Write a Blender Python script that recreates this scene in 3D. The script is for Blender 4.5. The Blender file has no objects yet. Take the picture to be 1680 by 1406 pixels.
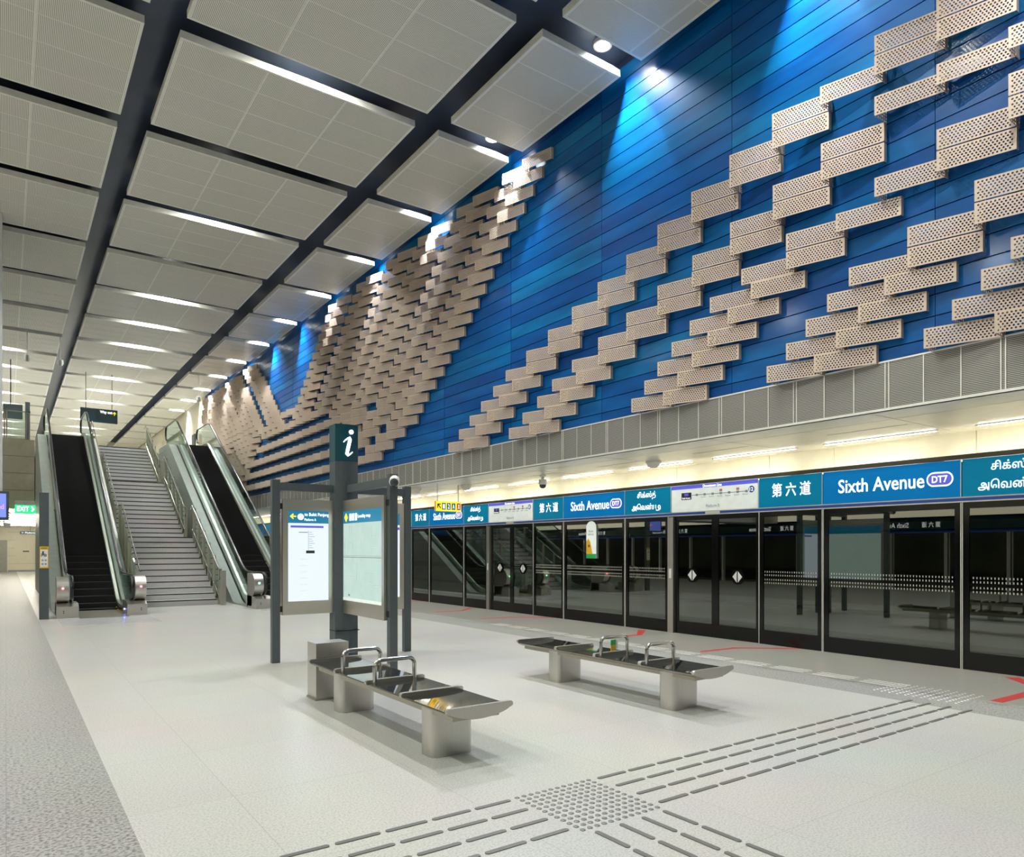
import bpy, bmesh, math, random
from mathutils import Vector, Matrix
R = math.radians
random.seed(7)
scene = bpy.context.scene
COL = scene.collection

# ---------------------------------------------------------------- camera, world, exposure
YAW = 35.36
cam_d = bpy.data.cameras.new('camera')
cam_d.sensor_width = 36.0
cam_d.lens = 25.063
cam_d.shift_y = 0.11744
cam_d.clip_end = 200
cam = bpy.data.objects.new('camera', cam_d)
COL.objects.link(cam)
cam.location = (0, 0, 1.6)
cam.rotation_euler = (R(90), 0, R(-YAW))
scene.camera = cam

world = bpy.data.worlds.new('world')
scene.world = world
world.use_nodes = True
world.node_tree.nodes['Background'].inputs[0].default_value = (0.8, 0.9, 1.0, 1)
world.node_tree.nodes['Background'].inputs[1].default_value = 0.15

scene.view_settings.view_transform = 'Standard'
scene.view_settings.look = 'None'
scene.view_settings.gamma = 1
scene.view_settings.use_curve_mapping = False
scene.view_settings.exposure = 0.52
cy = scene.cycles
cy.max_bounces = 10
cy.diffuse_bounces = 5
cy.glossy_bounces = 4
cy.transmission_bounces = 6
cy.transparent_max_bounces = 16
cy.sample_clamp_indirect = 6
cy.caustics_reflective = False
cy.caustics_refractive = False
cy.use_denoising = True

# main lamp settings (the lamps themselves sit in the ceiling gaps, built below)
WALL_SPOT_W = 420
WALL_WASH_W = 190
FLOOR_BEAM_W = 650
CENTRE_W = 410
LEFT_W = 350

# ---------------------------------------------------------------- main dimensions
ZC = 9.30            # underside of ceiling panels
GAP0, PER, PLEN = 14.335, 3.17, 2.70
XW = 8.33            # blue wall plane
XF = 8.30            # mesh band face
XP = 10.38           # platform screen doors
ZS = 3.197           # soffit over the platform edge
ZB = 3.765           # top of mesh band
Y0, Y1 = -9.0, 62.0
YB = 39.0            # far end of the blue wall


# ---------------------------------------------------------------- materials
def nodes_of(name):
    m = bpy.data.materials.new(name)
    m.use_nodes = True
    nt = m.node_tree
    return m, nt, nt.nodes['Principled BSDF']


def C4(c):
    return (c[0], c[1], c[2], 1)


def mat(name, col, rough=0.5, metal=0.0, var=0.06, scale=6.0, bump=0.0, emit=None, estr=0.0, coat=0.0, detail=3, spec=0.5):
    m, nt, b = nodes_of(name)
    b.inputs['Roughness'].default_value = rough
    b.inputs['Metallic'].default_value = metal
    b.inputs['Coat Weight'].default_value = coat
    b.inputs['Specular IOR Level'].default_value = spec
    tc = nt.nodes.new('ShaderNodeTexCoord')
    nz = nt.nodes.new('ShaderNodeTexNoise')
    nz.inputs['Scale'].default_value = scale
    nz.inputs['Detail'].default_value = detail
    nt.links.new(tc.outputs['Object'], nz.inputs['Vector'])
    rmp = nt.nodes.new('ShaderNodeValToRGB')
    rmp.color_ramp.elements[0].position = 0.3
    rmp.color_ramp.elements[1].position = 0.7
    rmp.color_ramp.elements[0].color = C4([c * (1 - var) for c in col])
    rmp.color_ramp.elements[1].color = C4([min(1, c * (1 + var)) for c in col])
    nt.links.new(nz.outputs['Fac'], rmp.inputs['Fac'])
    nt.links.new(rmp.outputs['Color'], b.inputs['Base Color'])
    if bump:
        bp = nt.nodes.new('ShaderNodeBump')
        bp.inputs['Strength'].default_value = bump
        nt.links.new(nz.outputs['Fac'], bp.inputs['Height'])
        nt.links.new(bp.outputs['Normal'], b.inputs['Normal'])
    if emit:
        b.inputs['Emission Color'].default_value = C4(emit)
        b.inputs['Emission Strength'].default_value = estr
    return m


def brushed(name, col, rough, axis=2, amount=0.08, scale=60):
    """brushed stainless steel: noise stretched along one axis drives roughness and tone"""
    m, nt, b = nodes_of(name)
    b.inputs['Metallic'].default_value = 1.0
    tc = nt.nodes.new('ShaderNodeTexCoord')
    mp = nt.nodes.new('ShaderNodeMapping')
    s = [scale, scale, scale]
    s[axis] = 1.5
    mp.inputs['Scale'].default_value = s
    nz = nt.nodes.new('ShaderNodeTexNoise')
    nz.inputs['Scale'].default_value = 1.0
    nt.links.new(tc.outputs['Object'], mp.inputs['Vector'])
    nt.links.new(mp.outputs['Vector'], nz.inputs['Vector'])
    mr = nt.nodes.new('ShaderNodeMapRange')
    mr.inputs['To Min'].default_value = rough - amount
    mr.inputs['To Max'].default_value = rough + amount
    nt.links.new(nz.outputs['Fac'], mr.inputs['Value'])
    nt.links.new(mr.outputs['Result'], b.inputs['Roughness'])
    rp = nt.nodes.new('ShaderNodeValToRGB')
    rp.color_ramp.elements[0].color = C4([c * 0.88 for c in col])
    rp.color_ramp.elements[1].color = C4(col)
    nt.links.new(nz.outputs['Fac'], rp.inputs['Fac'])
    nt.links.new(rp.outputs['Color'], b.inputs['Base Color'])
    return m


def granite(name, base, dark, speck, scale, joint, rough, joint_col):
    m, nt, b = nodes_of(name)
    L = nt.links.new
    tc = nt.nodes.new('ShaderNodeTexCoord')
    n1 = nt.nodes.new('ShaderNodeTexNoise'); n1.inputs['Scale'].default_value = scale; n1.inputs['Detail'].default_value = 4
    n2 = nt.nodes.new('ShaderNodeTexNoise'); n2.inputs['Scale'].default_value = 0.8; n2.inputs['Detail'].default_value = 2
    L(tc.outputs['Object'], n1.inputs['Vector']); L(tc.outputs['Object'], n2.inputs['Vector'])
    r1 = nt.nodes.new('ShaderNodeValToRGB')
    r1.color_ramp.elements[0].position = 0.5 - speck
    r1.color_ramp.elements[1].position = 0.5 + speck * 0.4
    r1.color_ramp.elements[0].color = C4(dark)
    r1.color_ramp.elements[1].color = C4(base)
    L(n1.outputs['Fac'], r1.inputs['Fac'])
    mx = nt.nodes.new('ShaderNodeMixRGB'); mx.blend_type = 'MULTIPLY'; mx.inputs['Fac'].default_value = 0.16
    L(r1.outputs['Color'], mx.inputs['Color1']); L(n2.outputs['Color'], mx.inputs['Color2'])
    br = nt.nodes.new('ShaderNodeTexBrick')
    br.offset = 0.0
    br.inputs['Scale'].default_value = 1.0
    br.inputs['Brick Width'].default_value = joint
    br.inputs['Row Height'].default_value = joint
    br.inputs['Mortar Size'].default_value = 0.0022
    br.inputs['Color1'].default_value = (1, 1, 1, 1)
    br.inputs['Color2'].default_value = (0.965, 0.965, 0.97, 1)
    br.inputs['Mortar'].default_value = C4(joint_col)
    L(tc.outputs['Object'], br.inputs['Vector'])
    m2 = nt.nodes.new('ShaderNodeMixRGB'); m2.blend_type = 'MULTIPLY'; m2.inputs['Fac'].default_value = 1
    L(mx.outputs['Color'], m2.inputs['Color1']); L(br.outputs['Color'], m2.inputs['Color2'])
    L(m2.outputs['Color'], b.inputs['Base Color'])
    mr = nt.nodes.new('ShaderNodeMapRange')
    mr.inputs['To Min'].default_value = rough - 0.06
    mr.inputs['To Max'].default_value = rough + 0.08
    L(n1.outputs['Fac'], mr.inputs['Value']); L(mr.outputs['Result'], b.inputs['Roughness'])
    return m


def stripes(name, light, dark, axis, period, duty, rough=0.5, metal=0.0, spec=None):
    """fine slots across a sheet: alternating tone along one object axis"""
    m, nt, b = nodes_of(name)
    L = nt.links.new
    tc = nt.nodes.new('ShaderNodeTexCoord')
    sp = nt.nodes.new('ShaderNodeSeparateXYZ')
    L(tc.outputs['Object'], sp.inputs['Vector'])
    md = nt.nodes.new('ShaderNodeMath'); md.operation = 'MULTIPLY'; md.inputs[1].default_value = 1.0 / period
    L(sp.outputs['XYZ'.index(axis)], md.inputs[0])
    fr = nt.nodes.new('ShaderNodeMath'); fr.operation = 'FRACT'
    L(md.outputs[0], fr.inputs[0])
    gt = nt.nodes.new('ShaderNodeMath'); gt.operation = 'GREATER_THAN'; gt.inputs[1].default_value = duty
    L(fr.outputs[0], gt.inputs[0])
    mx = nt.nodes.new('ShaderNodeMixRGB')
    mx.inputs['Color1'].default_value = C4(light); mx.inputs['Color2'].default_value = C4(dark)
    L(gt.outputs[0], mx.inputs['Fac'])
    nz = nt.nodes.new('ShaderNodeTexNoise'); nz.inputs['Scale'].default_value = 0.7
    L(tc.outputs['Object'], nz.inputs['Vector'])
    m2 = nt.nodes.new('ShaderNodeMixRGB'); m2.blend_type = 'MULTIPLY'; m2.inputs['Fac'].default_value = 0.08
    L(mx.outputs['Color'], m2.inputs['Color1']); L(nz.outputs['Color'], m2.inputs['Color2'])
    L(m2.outputs['Color'], b.inputs['Base Color'])
    b.inputs['Roughness'].default_value = rough
    b.inputs['Metallic'].default_value = metal
    return m


def emitter(name, col, strength, var=0.05, scale=3):
    m = bpy.data.materials.new(name); m.use_nodes = True
    nt = m.node_tree
    nt.nodes.remove(nt.nodes['Principled BSDF'])
    e = nt.nodes.new('ShaderNodeEmission'); e.inputs['Strength'].default_value = strength
    tc = nt.nodes.new('ShaderNodeTexCoord'); nz = nt.nodes.new('ShaderNodeTexNoise'); nz.inputs['Scale'].default_value = scale
    nt.links.new(tc.outputs['Object'], nz.inputs['Vector'])
    r = nt.nodes.new('ShaderNodeValToRGB')
    r.color_ramp.elements[0].color = C4([c * (1 - var) for c in col]); r.color_ramp.elements[1].color = C4(col)
    nt.links.new(nz.outputs['Fac'], r.inputs['Fac']); nt.links.new(r.outputs['Color'], e.inputs['Color'])
    nt.links.new(e.outputs[0], nt.nodes['Material Output'].inputs['Surface'])
    return m


def glass(name, tint, refl_min=0.04, refl_max=0.9, rough=0.0, power=4.0, refl_col=(1, 1, 1)):
    """thin architectural glass: tinted see-through plus mirror reflection rising at grazing angles"""
    m = bpy.data.materials.new(name); m.use_nodes = True
    nt = m.node_tree; L = nt.links.new
    nt.nodes.remove(nt.nodes['Principled BSDF'])
    tr = nt.nodes.new('ShaderNodeBsdfTransparent')
    gl = nt.nodes.new('ShaderNodeBsdfGlossy'); gl.inputs['Roughness'].default_value = rough
    gl.inputs['Color'].default_value = C4(refl_col)
    tc = nt.nodes.new('ShaderNodeTexCoord'); nz = nt.nodes.new('ShaderNodeTexNoise'); nz.inputs['Scale'].default_value = 1.2
    L(tc.outputs['Object'], nz.inputs['Vector'])
    r = nt.nodes.new('ShaderNodeValToRGB')
    r.color_ramp.elements[0].color = C4([c * 0.93 for c in tint]); r.color_ramp.elements[1].color = C4(tint)
    L(nz.outputs['Fac'], r.inputs['Fac']); L(r.outputs['Color'], tr.inputs['Color'])
    lw = nt.nodes.new('ShaderNodeLayerWeight'); lw.inputs['Blend'].default_value = 0.5
    pw = nt.nodes.new('ShaderNodeMath'); pw.operation = 'POWER'; pw.inputs[1].default_value = power
    L(lw.outputs['Facing'], pw.inputs[0])
    mr = nt.nodes.new('ShaderNodeMapRange')
    mr.inputs['To Min'].default_value = refl_min; mr.inputs['To Max'].default_value = refl_max
    L(pw.outputs[0], mr.inputs['Value'])
    mx = nt.nodes.new('ShaderNodeMixShader')
    L(mr.outputs['Result'], mx.inputs['Fac']); L(tr.outputs[0], mx.inputs[1]); L(gl.outputs[0], mx.inputs[2])
    L(mx.outputs[0], nt.nodes['Material Output'].inputs['Surface'])
    return m


def blue_wall_mat():
    m, nt, b = nodes_of('blue_enamel')
    L = nt.links.new
    g = nt.nodes.new('ShaderNodeNewGeometry')
    r = nt.nodes.new('ShaderNodeValToRGB')
    e = r.color_ramp.elements
    e[0].position = 0.0; e[0].color = (0.001, 0.075, 0.30, 1)
    e[1].position = 1.0; e[1].color = (0.002, 0.165, 0.40, 1)
    e2 = r.color_ramp.elements.new(0.5); e2.color = (0.001, 0.108, 0.37, 1)
    L(g.outputs['Random Per Island'], r.inputs['Fac'])
    tc = nt.nodes.new('ShaderNodeTexCoord')
    mp = nt.nodes.new('ShaderNodeMapping'); mp.inputs['Scale'].default_value = (1, 0.6, 3)
    nz = nt.nodes.new('ShaderNodeTexNoise'); nz.inputs['Scale'].default_value = 1.6; nz.inputs['Detail'].default_value = 6
    L(tc.outputs['Object'], mp.inputs['Vector']); L(mp.outputs['Vector'], nz.inputs['Vector'])
    r2 = nt.nodes.new('ShaderNodeValToRGB')
    r2.color_ramp.elements[0].position = 0.35; r2.color_ramp.elements[0].color = (0.62, 0.62, 0.7, 1)
    r2.color_ramp.elements[1].position = 0.68; r2.color_ramp.elements[1].color = (1, 1.0, 1.0, 1)
    L(nz.outputs['Fac'], r2.inputs['Fac'])
    mx = nt.nodes.new('ShaderNodeMixRGB'); mx.blend_type = 'MULTIPLY'; mx.inputs['Fac'].default_value = 1
    L(r.outputs['Color'], mx.inputs['Color1']); L(r2.outputs['Color'], mx.inputs['Color2'])
    L(mx.outputs['Color'], b.inputs['Base Color'])
    b.inputs['Roughness'].default_value = 0.34
    b.inputs['Specular IOR Level'].default_value = 0.16
    b.inputs['Coat Weight'].default_value = 0.10
    b.inputs['Coat Roughness'].default_value = 0.13
    bp = nt.nodes.new('ShaderNodeBump'); bp.inputs['Strength'].default_value = 0.05; bp.inputs['Distance'].default_value = 0.02
    L(nz.outputs['Fac'], bp.inputs['Height']); L(bp.outputs['Normal'], b.inputs['Normal'])
    return m


M = {}
M['floor'] = granite('light_terrazzo', (0.61, 0.60, 0.57), (0.45, 0.445, 0.42), 0.12, 75, 1.2, 0.30, (0.72, 0.72, 0.72))
M['floor_dark'] = granite('grey_granite', (0.41, 0.405, 0.385), (0.15, 0.15, 0.145), 0.17, 48, 1.2, 0.42, (0.7, 0.7, 0.7))
M['blue'] = blue_wall_mat()
M['joint'] = mat('dark_joint', (0.004, 0.012, 0.05), 0.6)
M['panel'] = stripes('slotted_ceiling_sheet', (0.88, 0.86, 0.77), (0.36, 0.345, 0.30), 'X', 0.0225, 0.60, 0.36)
M['panel_rim'] = mat('ceiling_rim', (0.82, 0.81, 0.73), 0.38)
M['dark_ceiling'] = mat('dark_navy_ceiling', (0.036, 0.050, 0.085), 0.30, var=0.2, scale=1.5)
M['mesh'] = stripes('louvred_mesh', (0.38, 0.37, 0.345), (0.05, 0.049, 0.045), 'Z', 0.0185, 0.56, 0.45, 0.2)
M['frame_light'] = mat('light_aluminium', (0.70, 0.69, 0.64), 0.38, 0.3)
M['strip_wall'] = emitter('glowing_wall_panel', (1.0, 0.9, 0.66), 1.1)  # wall strip that glows itself, in place of lamplight on it
M['cream'] = mat('cream_panel', (0.78, 0.74, 0.58), 0.32, var=0.03)
M['cream_wall'] = mat('cream_cladding', (0.74, 0.70, 0.54), 0.4, var=0.03)
M['taupe'] = mat('taupe_cladding', (0.36, 0.33, 0.24), 0.35, var=0.05)
M['soffit'] = mat('soffit_sheet', (0.70, 0.67, 0.54), 0.22, var=0.03)
M['bronze'] = mat('bronze_sheet', (0.53, 0.425, 0.345), 0.42, 0.2, var=0.05, scale=3)
M['bronze_far'] = mat('bronze_sheet_far', (0.55, 0.44, 0.35), 0.45, 0.2, var=0.06, scale=3)
M['steel'] = brushed('brushed_steel', (0.62, 0.60, 0.56), 0.34)
M['steel_h'] = brushed('brushed_steel_along', (0.74, 0.71, 0.63), 0.32, axis=1)
M['steel_pol'] = brushed('polished_steel', (0.72, 0.71, 0.69), 0.16, axis=1, amount=0.04)
M['steel_dark'] = brushed('bracket_steel', (0.45, 0.42, 0.35), 0.38, axis=1)
M['post_steel'] = mat('post_steel', (0.50, 0.47, 0.36), 0.35, 0.5)
M['stud'] = mat('stud_steel', (0.17, 0.17, 0.16), 0.42, 0.35)
M['seat'] = mat('black_glass_seat', (0.012, 0.013, 0.014), 0.06, coat=0.5)
M['slate'] = mat('slate_grey_paint', (0.075, 0.095, 0.105), 0.38, 0.2, var=0.05)
M['slate2'] = mat('slate_grey_post', (0.095, 0.115, 0.12), 0.40, 0.3, var=0.05)
M['black'] = mat('matt_black', (0.004, 0.004, 0.005), 0.6)
M['rubber'] = mat('black_rubber', (0.012, 0.012, 0.014), 0.22)
M['step'] = mat('escalator_step', (0.0025, 0.0025, 0.0025), 0.7)
M['stair'] = granite('stair_granite', (0.66, 0.65, 0.645), (0.46, 0.455, 0.45), 0.14, 60, 9.0, 0.5, (0.8, 0.8, 0.8))
M['nosing'] = mat('dark_nosing', (0.05, 0.045, 0.045), 0.6)
M['teal'] = mat('teal_sign', (0.001, 0.11, 0.18), 0.3, emit=(0.0, 0.10, 0.185), estr=0.85, var=0.15, scale=1.2, spec=0.12)
M['blue_sign'] = mat('blue_sign', (0.001, 0.09, 0.24), 0.3, emit=(0.0, 0.095, 0.26), estr=0.85, var=0.15, scale=1.2, spec=0.12)
M['teal_dark'] = mat('dark_teal_sign', (0.004, 0.055, 0.075), 0.25)
M['white_sign'] = mat('white_sign', (0.70, 0.74, 0.72), 0.25, emit=(0.7, 0.78, 0.75), estr=0.32)
M['navy'] = mat('navy_stripe', (0.012, 0.045, 0.22), 0.3, emit=(0.01, 0.04, 0.2), estr=0.4)
M['violet'] = mat('violet_sign', (0.06, 0.065, 0.45), 0.3, emit=(0.08, 0.09, 0.5), estr=0.7)
M['white_em'] = emitter('lit_white_letters', (1, 1, 1), 1.35)
M['white_dim'] = mat('white_print', (0.8, 0.8, 0.8), 0.4)
M['ink'] = mat('dark_ink', (0.02, 0.025, 0.03), 0.5)
M['ink_blue'] = mat('blue_ink', (0.02, 0.05, 0.25), 0.5)
M['grey_ink'] = mat('grey_ink', (0.30, 0.34, 0.36), 0.5)
M['pink_ink'] = mat('pink_ink', (0.6, 0.25, 0.22), 0.5)
M['psd_glass'] = glass('platform_screen_glass', (0.56, 0.58, 0.50), 0.12, 0.88, 0.0, 2.4, (0.92, 0.97, 0.95))
M['rail_glass'] = glass('balustrade_glass', (0.86, 0.93, 0.91), 0.05, 0.85, 0.0, 3.5, (0.9, 1.0, 0.98))
M['psd_black'] = mat('black_frit', (0.004, 0.004, 0.004), 0.12, spec=0.35)
M['kick'] = mat('dark_kick_plate', (0.035, 0.037, 0.038), 0.3)
M['frit'] = mat('pale_frit_dot', (0.62, 0.62, 0.55), 0.5)
M['track_wall'] = mat('tunnel_concrete', (0.36, 0.34, 0.24), 0.8, var=0.25, scale=1.2)
M['track_dark'] = mat('tunnel_dark', (0.02, 0.02, 0.017), 0.8)
M['red_line'] = mat('red_marking', (0.85, 0.09, 0.09), 0.4)
M['poster'] = emitter('backlit_paper', (0.78, 0.87, 0.98), 0.80)
M['poster_map'] = emitter('backlit_map', (0.64, 0.84, 0.76), 0.68, var=0.16, scale=5)
M['poster_head'] = mat('poster_header', (0.01, 0.12, 0.22), 0.3, emit=(0.01, 0.16, 0.28), estr=0.6)
M['yellow_em'] = emitter('lit_yellow', (1.0, 0.60, 0.02), 1.6)
M['yellow'] = mat('yellow_print', (0.85, 0.50, 0.02), 0.4)
M['green_em'] = emitter('lit_green', (0.02, 0.55, 0.18), 1.3)
M['exit_white'] = emitter('lit_exit_letters', (0.8, 1.0, 0.85), 1.6)
M['screen'] = emitter('lit_screen', (0.16, 0.22, 0.75), 1.2)
M['red_em'] = emitter('red_lamp', (1.0, 0.05, 0.08), 14)
M['grn_em'] = emitter('green_lamp', (0.1, 1.0, 0.3), 10)
M['blue_em'] = emitter('blue_lamp', (0.12, 0.15, 1.0), 22)
M['lamp'] = emitter('lamp_lens', (1.0, 0.97, 0.90), 26)
M['strip'] = emitter('strip_lamp', (1.0, 0.96, 0.86), 18)
M['strip_cove'] = emitter('cove_lamp', (1.0, 0.94, 0.78), 17)
M['strip_far'] = emitter('far_strip_lamp', (1.0, 0.94, 0.80), 90)
M['side_clad'] = mat('escalator_cladding', (0.30, 0.32, 0.29), 0.4, 0.3)
M['white_plastic'] = mat('white_plastic', (0.72, 0.71, 0.66), 0.35)
M['dome'] = mat('dark_dome', (0.04, 0.045, 0.05), 0.08)
M['green_print'] = mat('green_print', (0.02, 0.45, 0.12), 0.4)
M['grey_door'] = mat('grey_door', (0.34, 0.35, 0.30), 0.5)
M['blue_print'] = mat('blue_print', (0.01, 0.25, 0.5), 0.4)


# ---------------------------------------------------------------- mesh helpers
def bm_new():
    return bmesh.new()


def box(bm, x0, x1, y0, y1, z0, z1, m=None, mi=0):
    vs = [bm.verts.new(p) for p in ((x0, y0, z0), (x1, y0, z0), (x1, y1, z0), (x0, y1, z0),
                                    (x0, y0, z1), (x1, y0, z1), (x1, y1, z1), (x0, y1, z1))]
    if m is not None:
        for v in vs:
            v.co = m @ v.co
    fs = []
    for f in ((0, 3, 2, 1), (4, 5, 6, 7), (0, 1, 5, 4), (1, 2, 6, 5), (2, 3, 7, 6), (3, 0, 4, 7)):
        fc = bm.faces.new([vs[i] for i in f]); fc.material_index = mi; fs.append(fc)
    return vs


def prism(bm, pts, axis, a, b):
    """extrude a 2D outline along an axis. axis 'X': pts=(y,z); 'Y': pts=(x,z); 'Z': pts=(x,y)"""
    def P(p, t):
        return {'X': (t, p[0], p[1]), 'Y': (p[0], t, p[1]), 'Z': (p[0], p[1], t)}[axis]
    A = [bm.verts.new(P(p, a)) for p in pts]
    B = [bm.verts.new(P(p, b)) for p in pts]
    n = len(pts)
    bm.faces.new(A[::-1]); bm.faces.new(B)
    for i in range(n):
        bm.faces.new((A[i], A[(i + 1) % n], B[(i + 1) % n], B[i]))


def tube(bm, pts, r, n=10, cap=True):
    rings = []
    up0 = Vector((0, 0, 1))
    P = [Vector(p) for p in pts]
    for i, p in enumerate(P):
        d = (P[min(i + 1, len(P) - 1)] - P[max(i - 1, 0)]).normalized()
        u = up0 if abs(d.z) < 0.95 else Vector((0, 1, 0))
        s = d.cross(u).normalized(); t = s.cross(d).normalized()
        rr = r[i] if isinstance(r, (list, tuple)) else r
        rings.append([bm.verts.new(p + s * (rr * math.cos(2 * math.pi * k / n)) + t * (rr * math.sin(2 * math.pi * k / n))) for k in range(n)])
    for a, b in zip(rings, rings[1:]):
        for k in range(n):
            bm.faces.new((a[k], a[(k + 1) % n], b[(k + 1) % n], b[k]))
    if cap:
        bm.faces.new(rings[0][::-1]); bm.faces.new(rings[-1])


def lathe(bm, prof, n=20, origin=(0, 0, 0), axis='Z'):
    """prof: list of (radius, height)"""
    O = Vector(origin)
    rings = []
    for r, h in prof:
        ring = []
        for k in range(n):
            a = 2 * math.pi * k / n
            v = Vector((r * math.cos(a), r * math.sin(a), h))
            if axis == 'Y': v = Vector((v.x, v.z, v.y))
            if axis == 'X': v = Vector((v.z, v.x, v.y))
            ring.append(bm.verts.new(O + v))
        rings.append(ring)
    for a, b in zip(rings, rings[1:]):
        for k in range(n):
            bm.faces.new((a[k], a[(k + 1) % n], b[(k + 1) % n], b[k]))
    bm.faces.new(rings[0][::-1]); bm.faces.new(rings[-1])


def ribbon(b, pts, ws, y0, y1, axis='Y'):
    """a stroke of varying width, extruded along an axis"""
    L2, R2 = [], []
    for i, p in enumerate(pts):
        a_ = Vector(pts[max(0, i - 1)]); c_ = Vector(pts[min(len(pts) - 1, i + 1)])
        d_ = (c_ - a_).normalized(); n_ = Vector((-d_.y, d_.x)) * ws[i]
        L2.append((p[0] + n_.x, p[1] + n_.y)); R2.append((p[0] - n_.x, p[1] - n_.y))
    for i in range(len(pts) - 1):
        prism(b, [L2[i], L2[i + 1], R2[i + 1], R2[i]], axis, y0, y1)


def finish(bm, name, mats, bevel=0.0, smooth=False, segs=2):
    if bevel:
        bmesh.ops.bevel(bm, geom=[e for e in bm.edges if e.calc_face_angle(0) > 0.6], offset=bevel, segments=segs, affect='EDGES', clamp_overlap=True)
    bmesh.ops.recalc_face_normals(bm, faces=bm.faces)
    me = bpy.data.meshes.new(name)
    bm.to_mesh(me); bm.free()
    if not isinstance(mats, (list, tuple)): mats = [mats]
    for m in mats: me.materials.append(m)
    if smooth:
        for p in me.polygons: p.use_smooth = True
        try: me.set_sharp_from_angle(angle=R(40))
        except Exception: pass
    return me


def obj(name, bm, mats, parent=None, bevel=0.0, smooth=False, label=None, segs=2):
    me = bm if isinstance(bm, bpy.types.Mesh) else finish(bm, name, mats, bevel, smooth, segs)
    o = bpy.data.objects.new(name, me)
    COL.objects.link(o)
    if parent: o.parent = parent
    if label: o['label'] = label
    return o


def tag(o, label, cat, group=None, kind=None):
    o['label'] = label; o['category'] = cat
    if group: o['group'] = group
    if kind: o['kind'] = kind
    return o


def thing(name, label, cat, loc=(0, 0, 0), rz=0, group=None):
    o = bpy.data.objects.new(name, None); COL.objects.link(o)
    o.empty_display_size = 0.2
    o.location = loc; o.rotation_euler = (0, 0, rz)
    return tag(o, label, cat, group)


def struct(name, bm, mats, parent=None, bevel=0.0, smooth=False):
    o = obj(name, bm, mats, parent, bevel, smooth)
    if parent is None: o['kind'] = 'structure'
    return o


def kids(o):
    return [c for c in bpy.data.objects if c.parent == o]


def tree(o):
    return (o, [tree(c) for c in kids(o)])


def copy_tree(t, parent=None):
    o, ch = t
    c = o.copy(); COL.objects.link(c)
    if parent is not None:
        c.parent = parent
    for x in ch: copy_tree(x, c)
    return c


def text_mesh(name, s, w, h, thick=0.002, bold=0.0, shear=0.0):
    """letters as a mesh, fitted to w x h, lower left corner at the origin, in the XY plane facing +Z"""
    cu = bpy.data.curves.new(name, 'FONT')
    cu.body = s; cu.size = 1.0; cu.offset = bold; cu.extrude = 0.0; cu.resolution_u = 3; cu.shear = shear
    cu.space_line = 0.95; cu.align_x = 'CENTER'
    to = bpy.data.objects.new(name, cu); COL.objects.link(to)
    bpy.context.view_layer.update()
    dg = bpy.context.evaluated_depsgraph_get()
    me = bpy.data.meshes.new_from_object(to.evaluated_get(dg))
    bpy.data.objects.remove(to)
    if not len(me.vertices):
        return me
    xs = [v.co.x for v in me.vertices]; ys = [v.co.y for v in me.vertices]
    x0, x1, y0, y1 = min(xs), max(xs), min(ys), max(ys)
    for v in me.vertices:
        v.co.x = (v.co.x - x0) / max(1e-6, x1 - x0) * w
        v.co.y = (v.co.y - y0) / max(1e-6, y1 - y0) * h
        v.co.z = 0
    bm = bmesh.new(); bm.from_mesh(me)
    ret = bmesh.ops.extrude_face_region(bm, geom=bm.faces[:])
    for e in ret['geom']:
        if isinstance(e, bmesh.types.BMVert): e.co.z += thick
    bmesh.ops.recalc_face_normals(bm, faces=bm.faces)
    bm.to_mesh(me); bm.free()
    me.materials.clear()
    return me


def frame_m(origin, xdir, ydir):
    x = Vector(xdir).normalized(); y = Vector(ydir).normalized(); z = x.cross(y)
    m = Matrix.Identity(4)
    for i in range(3):
        m[i][0] = x[i]; m[i][1] = y[i]; m[i][2] = z[i]; m[i][3] = origin[i]
    return m


def text(name, s, w, h, origin, xdir, ydir, material, parent, thick=0.002, bold=0.0, shear=0.0):
    me = text_mesh(name, s, w, h, thick, bold, shear)
    me.materials.append(material)
    me.transform(frame_m(origin, xdir, ydir))
    return obj(name, me, None, parent)


ORD = ['zeroth', 'first', 'second', 'third', 'fourth', 'fifth', 'sixth', 'seventh', 'eighth', 'ninth', 'tenth', 'eleventh', 'twelfth',
       'thirteenth', 'fourteenth', 'fifteenth', 'sixteenth', 'seventeenth', 'eighteenth', 'nineteenth', 'twentieth',
       'twenty-first', 'twenty-second', 'twenty-third', 'twenty-fourth', 'twenty-fifth', 'twenty-sixth', 'twenty-seventh',
       'twenty-eighth', 'twenty-ninth', 'thirtieth', 'thirty-first', 'thirty-second', 'thirty-third', 'thirty-fourth', 'thirty-fifth',
       'thirty-sixth', 'thirty-seventh', 'thirty-eighth', 'thirty-ninth', 'fortieth']


# ================================================================ SETTING
XL = -9.0
bm = bm_new(); box(bm, 0.59, 7.69, Y0, Y1, -0.3, 0.0); box(bm, 8.36, XP + 0.12, Y0, Y1, -0.3, 0.0)
struct('floor', bm, M['floor'])
bm = bm_new(); box(bm, XL, 0.59, Y0, Y1, -0.3, 0.0); box(bm, 7.69, 8.36, Y0, Y1, -0.3, 0.0)
struct('trim_1', bm, M['floor_dark'])

# dark void above the panels
bm = bm_new(); box(bm, XL, XW + 0.4, Y0, Y1, 9.72, 9.9)
struct('ceiling', bm, M['dark_ceiling'])

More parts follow.
